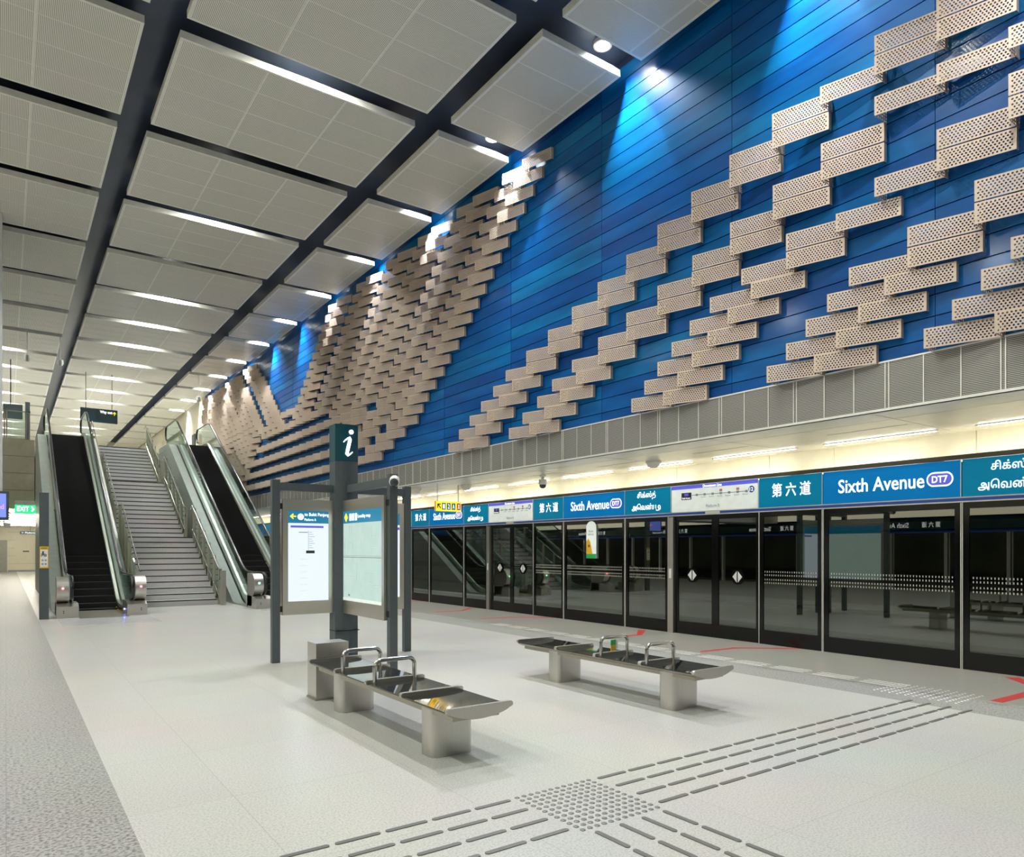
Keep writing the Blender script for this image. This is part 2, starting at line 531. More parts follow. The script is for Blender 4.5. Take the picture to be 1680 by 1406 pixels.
# blue plank wall
bm = bm_new()
box(bm, XW + 0.02, XW + 0.3, Y0, YB, ZB - 0.3, 9.9)
struct('wall_right', bm, M['joint'])
bm = bm_new()
pz = 0.2358
z = 9.113 + 2 * pz
seam = [3.70 + 2.69 * i for i in range(-5, 14)]
while z > ZB - 0.2:
    zb = z - pz
    for a, b in zip(seam, seam[1:]):
        b2 = min(b, YB)
        if b2 - a < 0.1: continue
        box(bm, XW, XW + 0.02, a + 0.004, b2 - 0.004, max(zb, ZB - 0.05) + 0.007, min(z, 9.7) - 0.007)
    z = zb
struct('trim_2', bm, M['blue'])

# cream wall beyond the blue wall
bm = bm_new(); box(bm, XW, XW + 0.3, YB, Y1, 5.9, 9.9)
struct('wall_right_far', bm, M['cream_wall'])

# mesh band below the blue wall
bm = bm_new(); box(bm, XF, XF + 0.06, Y0, Y1, ZS + 0.03, ZB - 0.01)
struct('trim_3', bm, M['mesh'])
bm = bm_new()
box(bm, XF - 0.012, XW + 0.01, Y0, Y1, ZB - 0.012, ZB + 0.008)
box(bm, XF - 0.015, XF + 0.05, Y0, Y1, ZS, ZS + 0.03)
y = 3.03 - 1.177 * 10
k = 0
while y < YB:
    for dy in (-0.021, 0.021, 0.395, 0.775):
        box(bm, XF - 0.008, XF + 0.002, y + dy - 0.006, y + dy + 0.006, ZS + 0.02, ZB - 0.01)
    y += 1.177
struct('trim_4', bm, M['frame_light'])

# soffit over the platform edge, lit cream wall above the doors
bm = bm_new(); box(bm, XF, XP + 0.34, Y0, Y1, ZS, ZS + 0.03)
struct('trim_5', bm, M['soffit'])
bm = bm_new()
box(bm, 8.9, 8.902, Y0, Y1, ZS - 0.001, ZS + 0.001)
for i in range(-3, 18):
    yy = 4.42 + i * 2.4
    box(bm, XF + 0.02, XP, yy, yy + 0.006, ZS - 0.0015, ZS + 0.001)
    box(bm, 9.42, 9.435, yy + 0.1, yy + 1.2, ZS - 0.002, ZS + 0.001)
struct('trim_6', bm, mat('soffit_groove', (0.22, 0.2, 0.14), 0.6))
bm = bm_new()
wseam = [4.22 + d + 6.33 * i for i in range(-3, 10) for d in (0, 2.03, 3.2, 5.27)]
wseam.sort()
for a, b in zip(wseam, wseam[1:]):
    box(bm, XP + 0.30, XP + 0.33, a + 0.004, b - 0.004, 2.78, ZS)
struct('wall_platform', bm, M['cream'])
bm = bm_new(); box(bm, XP + 0.33, XP + 0.45, Y0, Y1, 2.70, ZS + 0.4)
struct('wall_platform_back', bm, M['taupe'])

# end wall, near wall, left wall
bm = bm_new(); box(bm, XL, 16, Y1, Y1 + 0.3, -0.3, 9.9)
for i in range(9):
    pass
struct('wall_far', bm, M['cream_wall'])
bm = bm_new(); box(bm, XL, 16, Y0 - 0.3, Y0, -0.3, 9.9)
struct('wall_near', bm, M['cream_wall'])
bm = bm_new(); box(bm, XL - 0.3, XL, Y0, Y1, -0.3, 9.9)
struct('wall_left', bm, M['cream_wall'])

# the opposite platform on the left: black glass front, header band and self-glowing wall above
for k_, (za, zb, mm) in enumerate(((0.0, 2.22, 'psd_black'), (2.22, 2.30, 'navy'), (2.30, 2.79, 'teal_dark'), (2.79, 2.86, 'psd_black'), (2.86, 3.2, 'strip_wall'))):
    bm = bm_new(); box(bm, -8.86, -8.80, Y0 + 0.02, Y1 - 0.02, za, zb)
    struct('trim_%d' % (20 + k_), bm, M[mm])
bm = bm_new()
yy = Y0 + 0.5
while yy < 40:
    box(bm, -8.80, -8.77, yy, yy + 0.03, 0.0, 2.22); box(bm, -8.80, -8.76, yy + 4.3, yy + 4.42, 0.0, 2.22)
    yy += 2.11
struct('trim_25', bm, M['frame_light'])
for k_ in range(8):
    yb_ = -5.3 + 6.33 * k_
    t = thing('station_name_sign', 'station name lettering on the opposite platform header', 'sign', (-8.795, yb_, 0), 0, 'lettering over the opposite platform')
    text('chinese_text', '第 六 道', 0.70, 0.225, (0.002, -0.75, 2.44), (0, 1, 0), (0, 0, 1), M['white_em'], t, 0.002, 0.012)
    text('latin_text', 'Sixth Avenue', 1.25, 0.205, (0.002, 0.45, 2.44), (0, 1, 0), (0, 0, 1), M['white_em'], t, 0.002, 0.010)
bm = bm_new(); box(bm, -8.86, -6.8, Y0 + 0.02, Y1 - 0.02, 3.2, 3.7)
struct('trim_26', bm, M['soffit'])

# track side behind the glass
bm = bm_new()
box(bm, 14.6, 14.9, Y0, Y1, -1.4, 5.0)
box(bm, XP + 0.3, 14.9, Y0, Y1, -1.6, -1.4)
box(bm, XP + 0.3, 14.9, Y0, Y1, 4.2, 4.4)
struct('wall_tunnel', bm, M['track_wall'])
bm = bm_new()
for zz, r in ((3.05, 0.05), (2.66, 0.035), (2.2, 0.07), (1.95, 0.03), (0.98, 0.10), (0.3, 0.04)):
    tube(bm, [(14.45, Y0 + 0.1, zz), (14.45, Y1 - 0.1, zz)], r, 8)
tag(obj('cable', bm, M['track_dark']), 'dark cables running along the concrete tunnel wall behind the glass doors', 'cable', kind='stuff')
bm = bm_new()
for xx in (11.9, 13.35):
    box(bm, xx - 0.04, xx + 0.04, Y0, Y1, -1.4, -1.22)
tag(obj('rail', bm, M['track_dark']), 'running rails of the track behind the platform screen doors', 'rail', kind='stuff')

# ================================================================ CEILING PANELS AND LAMPS
def panel_mesh(w, seams):
    bm = bm_new()
    rim = 0.045
    box(bm, rim, w - rim, rim, PLEN - rim, 0.004, 0.06)
    return finish(bm, 'perforated_sheet', M['panel'])


def rim_mesh(w, seams):
    bm = bm_new()
    t, h, rim = 0.012, 0.115, 0.045
    box(bm, 0, w, 0, rim, 0, h); box(bm, 0, w, PLEN - rim, PLEN, 0, h)
    box(bm, 0, rim, rim, PLEN - rim, 0, h); box(bm, w - rim, w, rim, PLEN - rim, 0, h)
    for s in seams:
        box(bm, s - 0.02, s + 0.02, rim, PLEN - rim, 0.0, 0.02)
    for j in (1, 2, 3):
        box(bm, rim, w - rim, PLEN * j / 4 - 0.008, PLEN * j / 4 + 0.008, 0.001, 0.02)
    return finish(bm, 'panel_frame', M['panel_rim'])


cols = [('left', -2.31, 3.965, [1.31, 2.655]), ('middle', 2.14, 3.945, [1.32, 2.63]), ('right', 6.57, 1.605, [1.32])]
for nm, x0, w, seams in cols:
    sm, rm = panel_mesh(w, seams), rim_mesh(w, seams)
    first = None
    rows = range(-5, 16)
    cnt = 0
    for n in rows:
        yf = GAP0 + PER * n
        if nm == 'right' and yf > 36: pass
        if yf > Y1: continue
        vis = yf > (6 if nm != 'left' else 9)
        if vis: cnt += 1
        side = {'left': 'left', 'middle': 'middle', 'right': 'blue wall'}[nm]
        if vis:
            lab = f'slotted beige ceiling panel in the {side} row, {ORD[cnt]} from the camera'
        else:
            lab = f'slotted beige ceiling panel above and behind the camera, {side} row'
        t = thing('ceiling_panel', lab, 'ceiling panel', (x0, yf - PLEN, ZC), 0, f'ceiling panels of the {side} row')
        obj('panel_frame', rm, None, t); obj('perforated_sheet', sm, None, t)

# downlights in the gaps between the panels
hb = bm_new(); lathe(hb, [(0.125, -0.002), (0.15, 0.0), (0.15, 0.06)], 24)
housing_me = finish(hb, 'housing', M['panel_rim'], smooth=True)
lb = bm_new(); lathe(lb, [(0.10, -0.008), (0.118, -0.003)], 24)
lens_me = finish(lb, 'lens', M['lamp'])
NOUN = {'left': 'left', 'centre': 'middle', 'wall': 'blue wall'}


def downlight(x, yy, z, kind, idx, watts, col, angle, blend, tilt=(0, 0), rad=0.09):
    t = thing('downlight', f'round downlight in the {ORD[idx]} ceiling gap from the camera, {NOUN[kind]} side',
              'ceiling lamp', (x, yy, z), 0, f'downlights in the {NOUN[kind]} gaps')
    obj('housing', housing_me, None, t); obj('lens', lens_me, None, t)
    ld = bpy.data.lights.new('downlight_beam', 'SPOT')
    ld.energy = watts; ld.color = col; ld.shadow_soft_size = rad
    ld.spot_size = R(angle); ld.spot_blend = blend
    lo = bpy.data.objects.new('downlight_beam', ld); COL.objects.link(lo)
    lo.location = (x, yy - (0.10 if kind == 'wall' else 0), z - 0.06); lo.rotation_euler = (R(tilt[0]), R(tilt[1]), 0)
    return t


g = 0
for n in range(-4, 15):
    yg = GAP0 + PER * n + 0.235
    g += 1
    if yg > Y1 - 1: break
    gi = max(1, n + 4)
    # beside the blue wall: cool white, narrow, grazing the planks
    if yg < YB + 6:
        downlight(7.80, yg + 0.25, 9.66, 'wall', gi, WALL_SPOT_W, (0.93, 0.97, 1.0), 128, 1.0, (0, 0), 0.05)
        ld = bpy.data.lights.new('wall_wash_beam', 'SPOT')
        ld.energy = WALL_WASH_W; ld.color = (0.93, 0.97, 1.0); ld.shadow_soft_size = 0.03
        ld.spot_size = R(50); ld.spot_blend = 0.35
        lo = bpy.data.objects.new('wall_wash_beam', ld); COL.objects.link(lo)
        lo.location = (7.84, yg + 0.10, 9.57); lo.rotation_euler = (0, R(-15), 0)
        if n == -1:
            ld = bpy.data.lights.new('floor_beam', 'SPOT')
            ld.energy = FLOOR_BEAM_W; ld.color = (0.98, 0.98, 1.0); ld.shadow_soft_size = 0.05
            ld.spot_size = R(62); ld.spot_blend = 0.8
            lo = bpy.data.objects.new('floor_beam', ld); COL.objects.link(lo)
            lo.location = (7.70, yg, 9.42)
            lo.rotation_euler = (Vector((4.0, 6.0, 0)) - Vector(lo.location)).to_track_quat('-Z', 'Y').to_euler()
    # middle row, every second gap near the camera, all further away
    if n in (-4, -3, -1, 1, 3) or n >= 4:
        downlight(4.10, yg, 9.66, 'centre', gi, CENTRE_W, (0.99, 1.0, 0.93), 174, 0.6, (0, 0), 0.09)
    downlight(-0.33 if n >= 6 else -2.1, yg, 9.66, 'left', gi, LEFT_W, (0.99, 1.0, 0.93), 172, 0.6, (0, 0), 0.09)  # near ones set left of view, unseen, added as general fill
    if n in (-4, -2, 0, 2):
        downlight(-5.5, yg, 9.66, 'left', gi, LEFT_W * 1.6, (0.99, 1.0, 0.93), 165, 0.35, (0, 0), 0.09)['label'] = \
            f'round downlight far to the left over platform A, {ORD[gi]} gap from camera'

# strip lamps at the back of the soffit, washing the cream wall
sb = bm_new(); box(sb, -0.03, 0.03, 0.0, 1.64, -0.012, 0.0)
strip_me = finish(sb, 'strip_body', M['frame_light'])
sb = bm_new(); box(sb, -0.022, 0.022, 0.03, 1.61, -0.016, -0.0125)
tube_me = finish(sb, 'diffuser', M['strip'])
sb = bm_new(); box(sb, -0.03, 0.03, 0.0, 1.85, 0.0, 0.015)
cove_me = finish(sb, 'lamp_tray', M['frame_light'])
sb = bm_new(); box(sb, -0.018, 0.018, 0.02, 1.83, 0.016, 0.032)
covet_me = finish(sb, 'tube', M['strip_cove'])
y = -6.0; i = 0
while y < 60:
    i += 1
    far = max(1, i - 6)
    t = thing('strip_light', f'slim warm strip light under the soffit above the glass doors, {ORD[min(far, 40)]} from the right'
              if y > 2 else 'slim warm strip light under the soffit, behind the camera', 'light', (10.22, y, ZS), 0, 'strip lights along the soffit')
    obj('strip_body', strip_me, None, t); obj('diffuser', tube_me, None, t)
    if y > -4:
        t = thing('cove_light', 'warm lamp hidden in the cove above the door header, washing the cream wall', 'light', (XP + 0.12, y + 0.3, 2.76), 0, 'lamps hidden in the header cove')
        obj('lamp_tray', cove_me, None, t); obj('tube', covet_me, None, t)
    y += 2.1

# ================================================================ PERFORATED BRONZE BRICKS
XBR = 8.06                 # plane of the far (projecting) edges
S = XBR / 8.0
RP = 0.2295 * S            # row pitch
BL = 0.664 * S             # length along the wall
BH = 0.2145 * S             # face height
TILT = 0.185               # how much nearer the wall the close end is


def brick_face(holes):
    """front sheet from far end (y=0,x=0) to near end (y=-BL,x=TILT); z downwards from 0; hexagonal hole grid"""
    bm = bm_new()
    T = 0.004
    L_ = math.hypot(BL, TILT)
    ux, uy = TILT / L_, -BL / L_

    def P(s, zz, off=0.0):
        # off>0 moves towards the wall
        return (ux * s - uy * off, uy * s + ux * off, zz)
    if not holes:
        for off in (0.0,):
            box_pts = [P(0, -BH), P(L_, -BH), P(L_, 0), P(0, 0), P(0, -BH, T), P(L_, -BH, T), P(L_, 0, T), P(0, 0, T)]
            v = [bm.verts.new(p) for p in box_pts]
            for f in ((0, 1, 2, 3), (7, 6, 5, 4), (0, 4, 5, 1), (1, 5, 6, 2), (2, 6, 7, 3), (3, 7, 4, 0)):
                bm.faces.new([v[i] for i in f])
    else:
        rows, ncol, r, K = 7, 18, 0.0103, 6
        mz, ms = 0.014, 0.016
        ch = (BH - 2 * mz) / rows
        cw = (L_ - 2 * ms) / (ncol + 0.5)
        cache = {}

        def V(s, zz, off):
            k = (round(s, 5), round(zz, 5), off)
            if k not in cache: cache[k] = bm.verts.new(P(s, zz, off))
            return cache[k]

        def quad(a, b, c, d):
            try: bm.faces.new((a, b, c, d))
            except ValueError: pass
        for off in (0.0, T):
            # border strips
            for (s0, s1, z0, z1) in ((0, L_, -mz, 0), (0, L_, -BH, -BH + mz), (0, ms, -BH + mz, -mz), (L_ - ms, L_, -BH + mz, -mz)):
                quad(V(s0, z0, off), V(s1, z0, off), V(s1, z1, off), V(s0, z1, off))
        for ri in range(rows):
            z1 = -mz - ri * ch; z0 = z1 - ch; zc = (z0 + z1) / 2
            sh = 0.0 if ri % 2 == 0 else cw / 2
            if sh:
                strip = (ms, ms + sh)
            else:
                strip = (L_ - ms - cw / 2, L_ - ms)
            for off in (0.0, T):
                quad(V(strip[0], z0, off), V(strip[1], z0, off), V(strip[1], z1, off), V(strip[0], z1, off))
            for ci in range(ncol):
                s0 = ms + sh + ci * cw; s1 = s0 + cw; sc = (s0 + s1) / 2
                rings = []
                for off in (0.0, T):
                    ring = [bm.verts.new(P(sc + r * math.cos(a), zc + r * math.sin(a), off)) for a in [2 * math.pi * (k + 0.5) / 8 for k in range(8)]]
                    rings.append(ring)
                    c = [V(s1, z1, off), V(s0, z1, off), V(s0, z0, off), V(s1, z0, off)]
                    # ring points: 0,1 -> upper right; 2,3 -> upper left; 4,5 -> lower left; 6,7 -> lower right
                    bm.faces.new((c[0], ring[0], ring[7], c[3]))
                    bm.faces.new((c[0], ring[1], ring[0])); bm.faces.new((c[0], c[1], ring[2], ring[1]))
                    bm.faces.new((c[1], ring[3], ring[2])); bm.faces.new((c[1], c[2], ring[4], ring[3]))
                    bm.faces.new((c[2], ring[5], ring[4])); bm.faces.new((c[2], c[3], ring[6], ring[5]))
                    bm.faces.new((c[3], ring[7], ring[6]))
                for k in range(8):
                    bm.faces.new((rings[0][k], rings[0][(k + 1) % 8], rings[1][(k + 1) % 8], rings[1][k]))
        for (s, e) in (((0, -BH), (L_, -BH)), ((L_, -BH), (L_, 0)), ((L_, 0), (0, 0)), ((0, 0), (0, -BH))):
            quad(V(s[0], s[1], 0.0), V(e[0], e[1], 0.0), V(e[0], e[1], T), V(s[0], s[1], T))
    # top lip folded back to the wall, added to shade behind the holes
    q = [P(0.002, -0.001, T), P(L_ - 0.002, -0.001, T), P(L_ - 0.03, -0.001, 0.10), P(0.002, -0.001, 0.10)]
    v0 = [bm.verts.new(p) for p in q]; v1 = [bm.verts.new((p[0], p[1], p[2] - 0.003)) for p in q]
    bm.faces.new(v0); bm.faces.new(v1[::-1])
    for i in range(4): bm.faces.new((v0[i], v0[(i + 1) % 4], v1[(i + 1) % 4], v1[i]))
    # folded near end, returning to the wall
    d = XW - XBR
    box(bm, TILT - 0.001, TILT + 0.055, -BL - 0.003, -BL + 0.001, -BH, 0)
    return bm


def bracket_bm(holes):
    """return plate at the far end, square to the wall, perforated with a coarse pattern of slots"""
    bm = bm_new()
    d = XW - XBR
    if not holes:
        box(bm, 0.0, d - 0.004, -0.004, 0.0, -BH, 0)
        return bm
    n, m = 6, 6
    cw, ch = d / n, BH / m
    w = 0.33
    for i in range(n + 1):
        box(bm, max(0, i * cw - cw * w / 2), min(d - 0.004, i * cw + cw * w / 2), -0.004, 0.0, -BH, 0)
    for j in range(m + 1):
        box(bm, 0.0, d - 0.004, -0.0035, -0.0005, max(-BH, -j * ch - ch * w / 2), min(0, -j * ch + ch * w / 2))
    return bm


runs = {k: [] for k in range(23)}   # row -> far edges at the 8.0 m plane


def run(k, *ys):
    for v in ys:
        if 0 <= k <= 22 and all(abs(v - q) > 0.60 for q in runs[k]):
            runs[k].append(v)


# the diagonal bands on the right, measured brick by brick
for k, ys in {0: (13.71, 13.06), 1: (13.26, 12.60), 2: (12.82, 12.15), 3: (12.38, 11.72), 4: (11.93, 11.27), 5: (11.49, 10.81), 6: (10.81, 10.15),
              7: (10.15, 9.48), 8: (9.48, 8.82), 9: (8.82, 8.16), 10: (8.15, 7.49), 11: (7.49, 6.84), 12: (6.84, 6.18), 13: (6.18, 5.52),
              14: (5.52, 4.86, 4.20, 3.54), 15: (4.20, 3.54)}.items(): run(k, *ys)
for k, ys in {0: (11.38, 10.72), 1: (10.93, 10.26), 2: (10.47, 9.81), 3: (10.03, 9.37), 4: (9.48, 8.81), 5: (8.81, 8.15), 6: (8.15, 7.49),
              7: (7.49, 6.83), 8: (6.82, 6.17), 9: (6.17, 5.51), 10: (5.51, 4.85), 11: (4.85,), 12: (4.20, 3.54, 2.88)}.items(): run(k, *ys)
for k, ys in {0: (8.04, 7.38), 1: (7.76, 7.10), 2: (7.49, 6.83), 3: (7.21, 6.55), 4: (6.87, 6.21), 5: (6.51, 5.84), 6: (5.99, 5.32),
              7: (5.32, 4.66), 8: (4.20, 3.54), 9: (3.54, 2.88), 10: (2.88,)}.items(): run(k, *ys)
for k, ys in {0: (5.60, 4.94), 1: (5.32, 4.66), 2: (5.05, 4.39), 3: (4.77, 4.09), 4: (4.50, 3.84), 5: (3.84, 3.18), 6: (3.18,)}.items(): run(k, *ys)
for k, ys in {0: (3.67, 3.0), 1: (3.39,), 2: (3.12,), 3: (2.86,)}.items(): run(k, *ys)
# dense cluster
off = [0, 1.75, 3.54, 5.29, 7.20, 9.33]
for k in range(22, 7, -1):
    f0 = 11.61 + 0.2785 * (22 - k) + (0.08 if k < 10 else 0)
    for n, o in enumerate(off):
        if k in (8, 9) and n > 4: continue
        if k == 8 and n > 3: continue
        run(k, f0 + o, f0 + o - 0.66)
for k, ys in {7: (15.98, 15.30, 17.50, 16.84, 19.2, 18.6), 6: (16.35, 15.68, 18.10, 17.44, 19.85, 19.19), 5: (16.60, 15.94, 18.37, 17.70, 20.27, 19.6),
              4: (16.88, 16.21, 19.02, 18.37), 3: (17.54, 16.88), 2: (18.21, 17.54), 1: (18.21,)}.items(): run(k, *ys)
# valley stripes
for k, a, b in ((11, 24.3, 26.2), (9, 22.0, 28.2), (7, 20.0, 29.0), (5, 20.94, 30.6), (3, 19.0, 30.4), (1, 18.87, 33.0)):
    v = a
    while v < b:
        run(k, v); v += 0.66
# left hill, rising away from the valley
for k in range(0, 23):
    near = (26.0 if k >= 10 else 28.7) + (0.268 * (k - 11) if k >= 10 else (9 - k) * 0.3) + (0.25 if k > 19 else 0)
    v = near + 0.66
    c = 0
    while v < 38.3:
        run(k, v)
        v += 0.66; c += 1
        if c == 2 and k >= 11: v += 0.95
        if c == 5: v += 0.45
        if c > 2 and (c + k) % 7 == 0: v += 0.16

fm_h = finish(brick_face(True), 'perforated_brick', M['bronze'])
fm_p = finish(brick_face(False), 'perforated_brick', M['bronze_far'])
bk_h = finish(bracket_bm(True), 'bracket', M['bronze'])
bk_p = finish(bracket_bm(False), 'bracket', M['bronze_far'])
allb = sorted([(yv, k) for k in runs for yv in runs[k]])
rowcount = {}
far_bm = bm_new()
nb = 0
stf = bm_new()
for yv, k in allb:
    zt = 1.6 + (3.952 + 0.2295 * k - 1.6) * S
    if zt > ZC - 0.02: continue
    if k >= 22 and zt > 9.26: continue
    yy = yv * S
    nb += 1
    if nb <= 300:
        rowcount[k] = rowcount.get(k, 0) + 1
        o = bpy.data.objects.new('bronze_brick', fm_h); COL.objects.link(o)
        o.location = (XBR, yy, zt)
        tag(o, f'perforated bronze metal brick on the blue wall, {ORD[k + 1]} row up, {ORD[rowcount[k]]} from the right',
            'metal brick', 'bronze bricks on the blue wall')
        b_ = bpy.data.objects.new('bracket', bk_h if nb <= 160 else bk_p); COL.objects.link(b_); b_.parent = o
    else:
        for src in (fm_p, bk_p):
            n0 = len(stf.verts)
            stf.from_mesh(src)
            stf.verts.ensure_lookup_table()
            bmesh.ops.translate(stf, verts=stf.verts[n0:], vec=(XBR, yy, zt))
o = obj('bronze_brick_field', stf, M['bronze_far'])
tag(o, 'bronze metal bricks densely covering the far end of the blue wall', 'metal brick', 'bronze bricks on the blue wall', 'stuff')

# ================================================================ PLATFORM SCREEN DOORS
def bay_mesh(w, z0, z1, black, x=0.0):
    """black border around a pane; local y runs 0..w away from the camera"""
    bm = bm_new()
    for a, b, c, d in ((0, black, z0, z1), (w - black, w, z0, z1)):
        box(bm, x, x + 0.03, a, b, c, d)
    box(bm, x, x + 0.03, black, w - black, z0, 0.235)
    box(bm, x, x + 0.03, black, w - black, z1 - 0.075, z1)
    return bm


WORD = ['nearest', 'second', 'third', 'fourth', 'fifth', 'sixth', 'seventh', 'eighth', 'ninth', 'tenth']
XDIR, ZDIR = (0, -1, 0), (0, 0, 1)
ZG = 2.21
MOD = 6.33
header_frame = bm_new(); box(header_frame, XP - 0.02, XP + 0.03, Y0, Y1, 2.79, 2.853)
struct('trim_7', header_frame, mat('header_dark_strip', (0.05, 0.045, 0.03), 0.5))  # dark lip along the top of the header
hb_ = bm_new()
box(hb_, XP + 0.02, XP + 0.33, Y0, Y1, 2.14, 2.76)
struct('trim_8', hb_, M['psd_black'])
for (za, zb, mm, nme) in ((2.276, 2.292, 'frame_light', 'trim_9'), (2.236, 2.276, 'navy', 'trim_10'), (2.218, 2.236, 'frame_light', 'trim_11')):
    b0 = bm_new(); box(b0, XP - 0.004, XP + 0.02, Y0, Y1, za, zb); struct(nme, b0, M[mm])


def glass_pane(parent, y0, w, x=0.012):
    b = bm_new(); box(b, x, x + 0.004, y0, y0 + w, 0.23, ZG - 0.07)
    return obj('glass', b, M['psd_glass'], parent)


def door_symbol(parent, yc, zc):
    b = bm_new(); lathe(b, [(0.135, 0.0), (0.135, 0.004)], 28, (0, 0, 0), 'X'); 
    for v in b.verts: v.co += Vector((-0.006, yc, zc))
    s = obj('symbol_disc', b, M['psd_black'], parent)
    b = bm_new()
    for sgn in (-1, 1):
        prism(b, [(yc + sgn * 0.012, zc - 0.1), (yc + sgn * 0.012, zc + 0.1), (yc + sgn * 0.1, zc)], 'X', -0.010, -0.006)
    obj('arrow', b, M['white_dim'], s)


def frit(parent, y0, w):
    b = bm_new()
    yy = y0 + 0.02
    while yy < y0 + w - 0.02:
        for zz in (1.215, 1.160, 1.085, 1.030):
            box(b, 0.006, 0.011, yy, yy + 0.012, zz - 0.013, zz + 0.013)
        yy += 0.042
    o = obj('frit_dots', b, M['frit'], parent); o['kind'] = 'stuff'
    b = bm_new(); box(b, 0.008, 0.0115, y0, y0 + w, 1.10, 1.142)
    obj('dark_band', b, M['psd_black'], parent)


mods = []
J = 9.36 - 2 * MOD
while J < 58:
    J += MOD
    mods.append(J)
vis_i = 0
for J in mods:
    near_view = J > 3.4
    if near_view: vis_i += 1
    wd = WORD[min(9, vis_i - 1)] if near_view else 'out-of-view'
    detail = J < 24
    # jamb post
    b = bm_new(); box(b, -0.03, 0.10, -0.07, 0.07, 0.0, 2.20)
    t = thing('door_post', f'brushed steel post on the far side of the {wd} sliding doors', 'post', (XP, J, 0), 0, 'steel posts of the platform doors')
    obj('post_casing', b, M['steel'], t)
    if detail:
        b = bm_new(); box(b, -0.036, -0.03, -0.028, 0.028, 1.04, 1.22); obj('white_plate', b, M['white_dim'], t)
    # sliding door pair
    w = 1.94 - 0.07
    t = thing('platform_screen_door', f'{wd} pair of sliding glass platform doors with round arrow stickers', 'sliding door', (XP, J - 1.94, 0), 0, 'sliding platform doors')
    for s_, y0_ in (('near', 0.0), ('far', w / 2)):
        d_ = obj('door_leaf', bay_mesh(w / 2, 0.0, ZG, 0.075), M['psd_black'], None)
        d_.parent = t; d_.location = (0.03, y0_, 0)
        glass_pane(d_, 0.075, w / 2 - 0.15)
        if detail: door_symbol(d_, w / 4 - 0.02 + (0.07 if y0_ else 0.0), 1.11)
    # three fixed panes
    for (a, c, nm) in ((1.94, 3.10, 'narrow pane beside'), (3.10, 5.08, 'wide pane beyond the narrow one of'), (5.08, MOD - 0.07, 'medium pane before the post after')):
        ww = c - a
        b = bay_mesh(ww - 0.006, 0.0, ZG, 0.085)
        nm2 = {'narrow pane beside': f'narrow fixed glass screen directly right of the {wd} sliding doors',
               'wide pane beyond the narrow one of': f'wide fixed glass screen, second to the right of the {wd} sliding doors',
               'medium pane before the post after': f'fixed glass screen, third to the right of the {wd} sliding doors'}[nm]
        t = thing('glass_screen', nm2, 'glass screen', (XP, J - c, 0), 0, 'fixed glass screens of the platform')
        obj('frame', b, M['psd_black'], t)
        glass_pane(t, 0.085, ww - 0.17)
        b = bm_new(); box(b, -0.012, 0.0, ww - 0.019, ww - 0.007, 0.0, ZG + 0.01); box(b, -0.012, 0.0, 0.001, 0.011, 0.0, ZG)
        obj('joint_strip', b, M['frame_light'], t)
        if J < 17: frit(t, 0.09, ww - 0.18)
    # header signs
    zt0, zt1 = 2.292, 2.786

    def hdr(name, a, c, mm, label, cat='sign'):
        t = thing(name, label, cat, (XP, J, 0), 0, 'header signs above the platform doors')
        b = bm_new(); box(b, 0.0, 0.02, -c + 0.008, -a - 0.008, zt0, zt1); obj('board', b, M[mm], t)
        b = bm_new(); box(b, -0.006, 0.0, -c + 0.001, -c + 0.013, 2.292, 2.785); obj('divider_strip', b, M['frame_light'], t)
        return t
    t = hdr('line_map_sign', 0.0, 1.94, 'white_sign', f'white route map sign above the {wd} sliding doors')
    b = bm_new(); box(b, -0.003, 0.0, -1.93, -0.01, 2.715, 2.783); band = obj('title_band', b, M['violet'], t)
    if detail:
        text('title_text', 'Downtown Line', 0.42, 0.05, (-0.004, -0.76, 2.722), XDIR, ZDIR, M['white_em'], t, 0.001, 0.01)
        b = bm_new(); box(b, -0.002, 0.0, -1.70, -0.5, 2.588, 2.596); obj('route_line', b, M['navy'], t)
        b = bm_new()
        for q in range(7):
            yy = -0.62 - q * 0.18
            box(b, -0.004, -0.002, yy - 0.026, yy + 0.026, 2.572, 2.612)
        st = obj('station_marks', b, M['grey_ink'], t)
        for q, nm_ in enumerate(('King Albert', 'Beauty', 'Tan Kah', 'Botanic', 'Stevens', 'Newton')):
            text('station_name', nm_, 0.11, 0.028, (-0.003, -0.72 - q * 0.18, 2.53), XDIR, ZDIR, M['grey_ink'], t, 0.001)
        for q in (3, 5):
            b = bm_new(); box(b, -0.004, -0.002, -0.62 - q * 0.18 - 0.03, -0.62 - q * 0.18 + 0.03, 2.625, 2.665); obj('interchange_mark', b, M['pink_ink'], t)
        b = bm_new(); box(b, -0.004, 0.0, -0.49, -0.255, 2.515, 2.645); p_ = obj('current_station_plate', b, M['ink'], t)
        text('plate_text', 'Sixth Avenue', 0.19, 0.03, (-0.005, -0.275, 2.53), XDIR, ZDIR, M['white_em'], p_, 0.001)
        b = bm_new(); box(b, -0.005, -0.004, -0.42, -0.325, 2.585, 2.63); obj('plate_badge', b, M['violet'], p_)
        b = bm_new(); lathe(b, [(0.058, 0), (0.058, 0.003)], 22, (0, 0, 0), 'X')
        for v in b.verts: v.co += Vector((-0.004, -1.80, 2.62))
        p_ = obj('platform_number_disc', b, M['navy'], t)
        text('number_text', '12', 0.07, 0.06, (-0.006, -1.765, 2.59), XDIR, ZDIR, M['white_em'], p_, 0.001)
        text('platform_text', 'Platform B', 0.30, 0.055, (-0.003, -0.83, 2.352), XDIR, ZDIR, M['grey_ink'], t, 0.001)
        b = bm_new(); box(b, -0.012, 0.004, -1.14, -0.82, 2.235, 2.283); obj('sensor_plate', b, M['white_dim'], t)
    t = hdr('station_name_sign', 1.94, 3.10, 'teal', f'teal sign with Chinese station name right of the {wd} route map')
